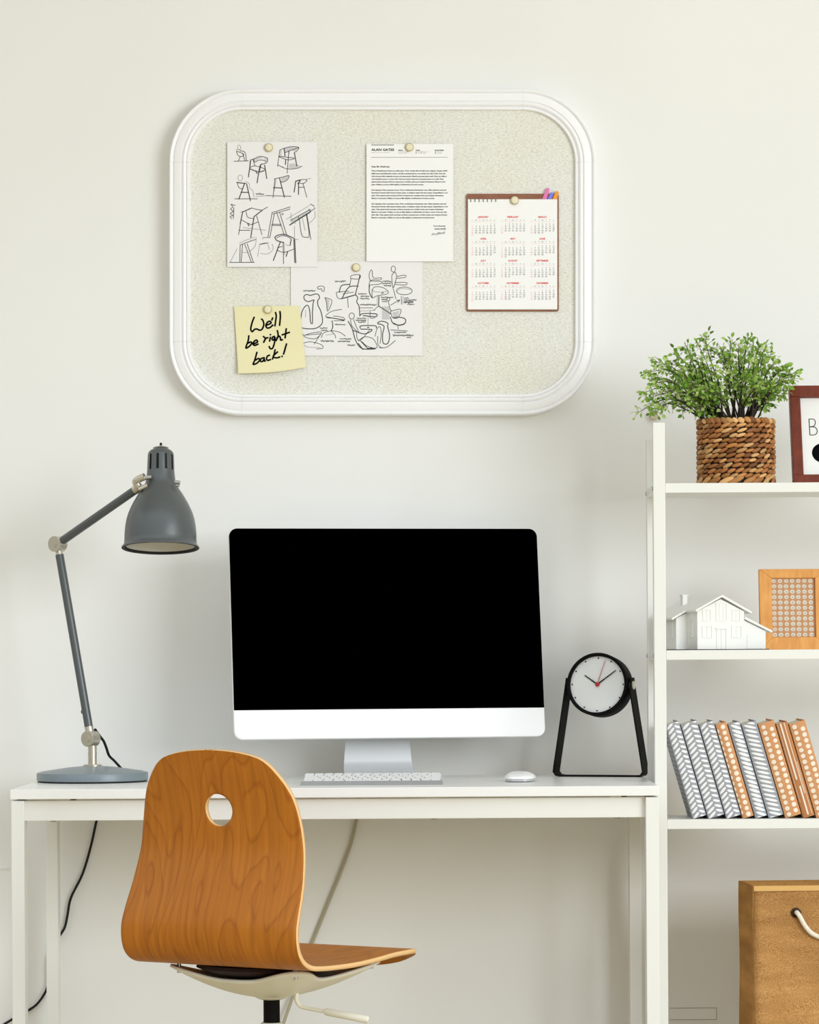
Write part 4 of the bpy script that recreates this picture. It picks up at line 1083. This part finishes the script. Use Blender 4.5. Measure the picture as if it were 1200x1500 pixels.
pb = MB().box((bw-0.001,0.006,bw-0.001),(w-bw+0.001,0.010,h-bw*0.72+0.001))
rnd = random.Random(5)
nr, nc = 11, 7; pz = (h-1.72*bw)/nr; pxp = 0.01245
for r in range(nr):
    for c in range(nc):
        x = bw+0.0050+c*pxp*0.98; z = bw+pz*(r+.5)
        if x > w-bw-0.001: continue
        rr = min(0.0047*rnd.uniform(.9,1.05), w-bw-x+0.002)
        x += rnd.uniform(-.0004,.0004)
        pb.disc((x,z), rr, 0.0058, 9, 1, 0.0042*rnd.uniform(.92,1.05)); pb.disc((x+.0002,z-.0003), rr*0.48, 0.0057, 8, 2)
pb.build('dotted_card', [M_card, M_dotcream, M_dotgrey], pf, smooth=0)
MB().prism([(0.055,0.004),(0.08,0.004),(0.08,0.11),(0.055,0.11)], dp, dp+0.003).build('easel_back', M_card, pf, smooth=0)

# ------------------------------------------------------------------ white model house
ho = P(1022, 951, 6.63)
house = thing('model_house', 'small white architectural model house with garage on the middle shelf', 'model house', (ho.x, SY0+0.055, SH2), (0,0,math.radians(22)))
W, H, PK, L_ = 0.102, 0.0775, 0.1035, 0.135
MB().box((-0.026,-0.008,0),(0.153,0.12,0.0018)).build('plinth', mat('dark_card',(70,66,62),0.9), house, smooth=0)
MB().prism([(0,0.0018),(W,0.0018),(W,H-0.002),(W/2,PK-0.004),(0,H-0.002)], 0, L_).build('main_block', M_house, house, smooth=0)
def slab(a, b, y0, y1, t):
    """sloping roof slab between x,z points a and b"""
    return MB().prism([(a[0],a[1]),(b[0],b[1]),(b[0],b[1]+t),(a[0],a[1]+t)], y0, y1)
sl = (PK-H)/(W/2)
ov = 0.013
rf = MB(); t = 0.0042
rf.prism([(-0.006,H-0.006*sl),(W/2,PK),(W+ov,H-ov*sl),(W+ov,H-ov*sl+t),(W/2,PK+t),(-0.006,H-0.006*sl+t)], -0.007, L_+0.005)
rf.build('roof', M_house, house, smooth=0)
# bay on the left with its lower eave
bx = -0.024; by0, by1 = 0.045, 0.125
zb_ = H-0.024*sl
MB().prism([(bx,0.0018),(0,0.0018),(0,H-0.004),(bx,zb_-0.003)], by0, by1).build('bay', M_house, house, smooth=0)
MB().prism([(bx-0.012,H-(0.036)*sl),(0.002,H+0.001),(0.002,H+0.001+t),(bx-0.012,H-0.036*sl+t)], by0-0.007, by1+0.005).build('bay_roof', M_house, house, smooth=0)
MB().box((0.012,0.088,H-0.002),(0.022,0.100,0.1075)).build('chimney', M_house, house, smooth=0, bevel=0.0004)
MB().box((0.0105,0.0865,0.1075),(0.0235,0.1015,0.1095)).build('chimney_cap', M_house, house, smooth=0)
# garage
GX1 = W+0.049
MB().prism([(W,0.0018),(GX1,0.0018),(GX1,0.037),(W,0.059)], 0.004, 0.04).build('garage', M_house, house, smooth=0)
MB().prism([(W,0.0605),(GX1+0.011,0.0335),(GX1+0.011,0.0375),(W,0.0648)], -0.004, 0.044).build('garage_roof', M_house, house, smooth=0)
MB().box((W+0.008,0.0028,0.0018),(GX1-0.009,0.004,0.030)).build('garage_door', M_house, house, smooth=0, bevel=0.0004)
def win(x0, z0, x1, z1, top=None, bars=1):
    m = MB(); fw = 0.0014
    m.box((x0,-0.0016,z0),(x0+fw,0,z1)); m.box((x1-fw,-0.0016,z0),(x1,0,z1)); m.box((x0-0.001,-0.0022,z0-fw),(x1+0.001,0,z0)); m.box((x0-0.0005,-0.0018,z1),(x1+0.0005,0,z1+fw))
    for k in range(bars):
        xm = x0+(x1-x0)*(k+1)/(bars+1); m.box((xm-0.0005,-0.0011,z0),(xm+0.0005,0,z1))
    return m.build('model_window', M_house, house, smooth=0)
win(0.010,0.026,0.032,0.046); win(0.074,0.026,0.096,0.046); win(0.011,0.058,0.029,0.078, bars=1); win(0.075,0.058,0.093,0.078, bars=1); win(0.040,0.058,0.064,0.091, bars=2)
dm = MB(); dm.box((0.041,-0.0016,0.0018),(0.0425,0,0.041)); dm.box((0.0615,-0.0016,0.0018),(0.063,0,0.041)); dm.box((0.039,-0.003,0.041),(0.065,0,0.0435)); dm.box((0.0515,-0.0012,0.0018),(0.0525,0,0.041))
dm.build('model_door', M_house, house, smooth=0)
for z in (0.011, 0.022):
    MB().box((0.0005,-0.0004,z),(W-0.0005,0,z+0.0006)).build('siding_line', M_house, house, smooth=0)
for y0, xx in ((0.06,bx),(0.10,bx),(0.018,0.0)):
    m = MB(); m.box((xx-0.0012,y0,0.026),(xx,y0+0.0014,0.056)); m.box((xx-0.0012,y0+0.013,0.026),(xx,y0+0.0144,0.056)); m.box((xx-0.0018,y0-0.001,0.0245),(xx,y0+0.0155,0.026)); m.box((xx-0.0014,y0-.0005,0.056),(xx,y0+0.015,0.0575))
    m.build('model_window', M_house, house, smooth=0)

# ------------------------------------------------------------------ books
LEAN = math.radians(16)
BH_ = 0.1895; BD = 0.150
specs = [(0.0285,'leaf','grey book with white leaf print, first in the row, touching the shelf post'),
         (0.0335,'leaf','thick grey leaf-print book, second in the row from the shelf post'),
         (0.0300,'leaf','grey leaf-print book just left of the narrow tan dotted book'),
         (0.0232,'dot1','narrow tan book with a single column of cream dots'),
         (0.0245,'leafw','pale grey book with white slanted leaf strokes, just right of the narrow dotted book'),
         (0.0305,'leafg','grey leaf-print book leaning against the wide tan dotted book'),
         (0.0330,'dot2','wide tan book with two columns of cream dots, left of the striped book'),
         (0.0240,'stripe','brown book with long cream stripes on its spine'),
         (0.0330,'dot2','tan cream-dotted book at the far right end of the row')]
bxp = P(1015.5, 1200, 6.6).x
rnd = random.Random(9)
for bi, (t, pat_, lb) in enumerate(specs):
    root = thing('book', lb, 'book', (bxp, SY0+0.026, SH3), (0,-LEAN,0), 'patterned books leaning on the lower shelf')
    bxp += (t+0.0004)/math.cos(LEAN); t -= 0.0016
    ct = 0.0016; bulge = 0.0035; ns = 8
    def spiney(x): u = (x/t)*2-1; return bulge*(u*u)
    outer = [(0,BD)]+[(t*i/ns, spiney(t*i/ns)) for i in range(ns+1)]+[(t,BD)]
    inner = [(t-ct,BD)]+[(ct+(t-2*ct)*(ns-i)/ns, spiney(ct+(t-2*ct)*(ns-i)/ns)+ct) for i in range(ns+1)]+[(ct,BD)]
    cv = MB(); n0, n1 = len(outer), len(inner)
    ring = outer+inner; n = len(ring)
    vs = [(x,y,0) for x,y in ring]+[(x,y,BH_) for x,y in ring]
    fs = [(i,(i+1)%n,n+(i+1)%n,n+i) for i in range(n)]
    for i in range(n0-1):
        j0, j1 = n-1-i, n-2-i
        fs.append((i, j0, j1, i+1)); fs.append((n+i, n+i+1, n+j1, n+j0))
    cv.add(vs, fs, 0)
    def decal(pts, mi, sub=True):
        cv.add([(x, spiney(x)-0.0003, z) for x, z in pts], [tuple(range(len(pts)))], mi)
    if pat_.startswith('leaf'):
        cm, pm = M_greycloth, M_whiteleaf
        cxs = t*{'leaf':0.56,'leafw':0.16,'leafg':0.90}[pat_]
        pitch = 0.0100 if pat_ == 'leaf' else 0.0092
        rise = 0.0115 if pat_ == 'leaf' else 0.0135
        def leafshape(xa, za, xb, zb, wd):
            v = Vector((xb-xa, zb-za)); nn = Vector((-v.y, v.x)).normalized()*wd
            a = Vector((xa,za)); pts = []
            for f, k in ((0,.25),(.2,.85),(.5,1),(.8,.85),(1,.2)): pts.append(a+v*f-nn*k)
            for f, k in ((1,.2),(.8,.85),(.5,1),(.2,.85),(0,.25)): pts.append(a+v*f+nn*k)
            m = len(pts)//2; q = []
            def cut(p): return (min(t-0.0004,max(0.0004,p.x)), min(BH_-0.0003,max(0.0003,p.y)))
            lo_, hi_ = pts[:m], pts[m:][::-1]
            for i in range(m-1):
                for f0 in (0.0, 0.5):
                    f1 = f0+0.5
                    decal([cut(lo_[i].lerp(lo_[i+1],f0)), cut(lo_[i].lerp(lo_[i+1],f1)), cut(hi_[i].lerp(hi_[i+1],f1)), cut(hi_[i].lerp(hi_[i+1],f0))], 1)
        nz = int(BH_/pitch)+2
        for k in range(-1, nz):
            z = k*pitch+rnd.uniform(-.0004,.0004)
            if cxs > 0.006:
                leafshape(cxs-0.0006, z, 0.0012 if cxs < t*.8 else t*0.10, z+ (-rise*0.9 if pat_=='leaf' else rise*0.9), 0.0026 if pat_ == 'leaf' else 0.0025)
            if cxs < t-0.006:
                leafshape(cxs+0.0006, z+0.003, t-0.001, z+0.003+(-rise*0.55 if pat_=='leaf' else -rise*0.9), 0.0024 if pat_ == 'leaf' else 0.0029)
        if pat_ == 'leaf':
            pass
    elif pat_.startswith('dot'):
        cm, pm = M_tancloth, M_creamdot
        pitch = 0.0117; two = pat_ == 'dot2'
        for k in range(int(BH_/pitch)+1):
            for c in ((0.27,0.74) if two else (0.58,)):
                z = 0.006+k*pitch+(0.004 if c == 0.74 else 0); rr = 0.0044*rnd.uniform(.92,1.08)
                if z > BH_-0.005: continue
                xx = c*t
                for i in range(12):
                    a0, a1 = 2*PI*i/12, 2*PI*(i+1)/12
                    decal([(xx,z),(xx+rr*math.cos(a0), z+rr*math.sin(a0)),(xx+rr*math.cos(a1), z+rr*math.sin(a1))], 1)
            if not two and k*pitch+0.012 < BH_-0.004:
                z = 0.012+k*pitch
                decal([(max(0.0003,0.0012+0.0026*math.cos(2*PI*i/10)), z+0.0040*math.sin(2*PI*i/10)) for i in range(10)], 1)
    else:
        cm, pm = M_browncloth, M_creamdot
        for x0, x1, z0, z1 in ((0.30,0.44,0.075,BH_-0.001),(0.40,0.54,0.004,0.062),(0.66,0.72,0.045,BH_-0.001),(0.10,0.13,0.03,BH_-0.002),(0.80,0.84,0.004,0.11)):
            decal([(x0*t,z0+.002),((x0+x1)/2*t,z0),(x1*t,z0+.002),(x1*t,z1),(x0*t,z1)], 1)
    # pattern also runs over the left-hand cover
    for k in range(int(BH_/0.0095)):
        for c in range(12):
            y = 0.012+c*0.0115; z = 0.005+k*0.0095
            if z > BH_-0.006: continue
            if pat_.startswith('leaf'):
                s = 1 if c % 2 else -1
                pts = [(y-0.005,z-s*.002),(y,z-.0012),(y+0.005,z+s*.002),(y,z+.0012)]
            else:
                pts = [(y+0.0042*math.cos(2*PI*i/8), z+0.0042*math.sin(2*PI*i/8)) for i in range(8)] if k % 1 == 0 else None
            cv.add([(-0.0002,a,b) for a,b in pts][::-1], [tuple(range(len(pts)))], 1)
    cv.build('cover', [cm, pm], root, smooth=40)
    MB().box((ct,bulge+ct+0.001,0.002),(t-ct,BD-0.003,BH_-0.003)).build('pages', M_pages, root, smooth=0)

# ------------------------------------------------------------------ jute bag on the lowest shelf
bg = P(1105, 1400, 6.61)
ztopb = P(1150,1298,6.61).z
bag = thing('jute_bag', 'tan jute storage bag with white rope handle on the lowest shelf', 'bag', (bg.x, SY0+0.03, SH4), (0,0,math.radians(3.5)))
BW, BDp, BHh = 0.34, 0.185, ztopb-SH4
def panel(name, m, fn, nu=24, nv=24):
    b = MB()
    for j in range(nv+1):
        for i in range(nu+1): b.v.append(Vector(fn(i/nu, j/nv)))
    for j in range(nv):
        for i in range(nu):
            a = j*(nu+1)+i; b.f.append([a,a+1,a+nu+2,a+nu+1]); b.mi.append(0)
    o = b.build(name, m, bag, smooth=60)
    s = o.modifiers.new('thickness','SOLIDIFY'); s.thickness = 0.004; s.offset = 0
    return o
panel('front_panel', M_jute, lambda u,v: (BW*u, -0.004*math.sin(PI*u)*math.sin(PI*v)+0.0015*math.sin(14*v+3*u), BHh*v-0.001))
panel('back_panel', M_juteside, lambda u,v: (BW*u, BDp, BHh*v-0.001))
panel('side_panel', M_juteside, lambda u,v: (0.004*math.sin(PI*u)-0.001*math.sin(9*v), BDp*u, (BHh-0.0)*v-0.001+0.004*(u-0.5)**2*0))
panel('side_panel', M_juteside, lambda u,v: (BW-0.004*math.sin(PI*u), BDp*u, BHh*v-0.001))
MB().box((0.002,0.002,0.0005),(BW-0.002,BDp-0.002,0.004)).build('bottom_panel', M_juteside, bag, smooth=0)
hm = MB().box((-0.001,-0.0042,BHh-0.0095),(BW+0.001,-0.0016,BHh+0.0012)).build('hem', M_hem, bag, smooth=0, bevel=0.001)
bmi = (Matrix.Translation(bag.location) @ Matrix.Rotation(math.radians(3.5),4,'Z')).inverted()
gp = bmi @ P(1166.5,1337,6.605)
for gx in (gp.x, BW-gp.x):
    MB().lathe([(0.0050,-0.001),(0.0050,0.003),(0.0065,0.0042),(0.0095,0.003),(0.0100,0.0)], 28).xform(Matrix.Translation((gx,-0.0045,gp.z)) @ Matrix.Rotation(PI/2,4,'X')).build('grommet', M_grom, bag)
zg = gp.z
rp = [(gp.x,0.006,zg),(gp.x+0.001,-0.008,zg+0.0005),(gp.x+0.006,-0.013,zg-0.007),(gp.x+0.018,-0.014,zg-0.028),(gp.x+0.033,-0.013,zg-0.042),(gp.x+0.06,-0.012,zg-0.052)]
half = rp+[(BW/2,-0.012,zg-0.056)]
full = half+[(BW-x,y,z) for x,y,z in reversed(rp)]
MB().tube(smoothpath(full,6), 0.0046, 12).build('rope_handle', M_rope, bag)

# ------------------------------------------------------------------ light
SKY, WIN = 1.26, 205
w = bpy.data.worlds.new('sky'); SC.world = w; w.use_nodes = True
nt = w.node_tree; bgn = nt.nodes['Background']
tc = nt.nodes.new('ShaderNodeTexCoord'); sx = nt.nodes.new('ShaderNodeSeparateXYZ'); nt.links.new(tc.outputs['Generated'], sx.inputs[0])
rp_ = nt.nodes.new('ShaderNodeValToRGB'); nt.links.new(sx.outputs['Z'], rp_.inputs[0]); nt.links.new(rp_.outputs[0], bgn.inputs[0])
el = rp_.color_ramp.elements
el[0].position, el[0].color = 0.02, (0.30,0.285,0.235,1)
el[1].position, el[1].color = 0.55, (0.895,0.952,1.0,1)
bgn.inputs[1].default_value = SKY
def area(name, loc, target, sx, sy, power, col):
    l = bpy.data.lights.new(name, 'AREA'); l.shape = 'RECTANGLE'; l.size = sx; l.size_y = sy; l.energy = power; l.color = col
    o = bpy.data.objects.new(name, l); COL.objects.link(o); o.location = loc
    o.rotation_euler = (Vector(target)-Vector(loc)).to_track_quat('-Z','Y').to_euler()
    return o
area('window_daylight', (XR-0.02, (wy0+wy1)/2, (wz0+wz1)/2), (0.0, 0.0, 1.3), 3.3, 2.0, WIN, (0.915,0.967,1.0))

# ------------------------------------------------------------------ camera
cam = bpy.data.cameras.new('camera'); co = bpy.data.objects.new('camera', cam); COL.objects.link(co)
cam.sensor_fit = 'HORIZONTAL'; cam.sensor_width = 36; cam.lens = F/1200*36
cam.shift_x = (600-VX)/1200; cam.shift_y = (VY-750)/1200
cam.clip_end = 100
co.matrix_world = Matrix.Translation((0,-D0,CAMZ)) @ Matrix.Rotation(PI/2,4,'X') @ Matrix.Rotation(-ROLL,4,'Z')
SC.camera = co
SC.view_settings.view_transform = 'Standard'; SC.view_settings.look = 'None'
SC.view_settings.gamma = 1.0; SC.view_settings.use_curve_mapping = False
SC.view_settings.exposure = 0.15
SC.cycles.use_denoising = True
SC.cycles.max_bounces = 8
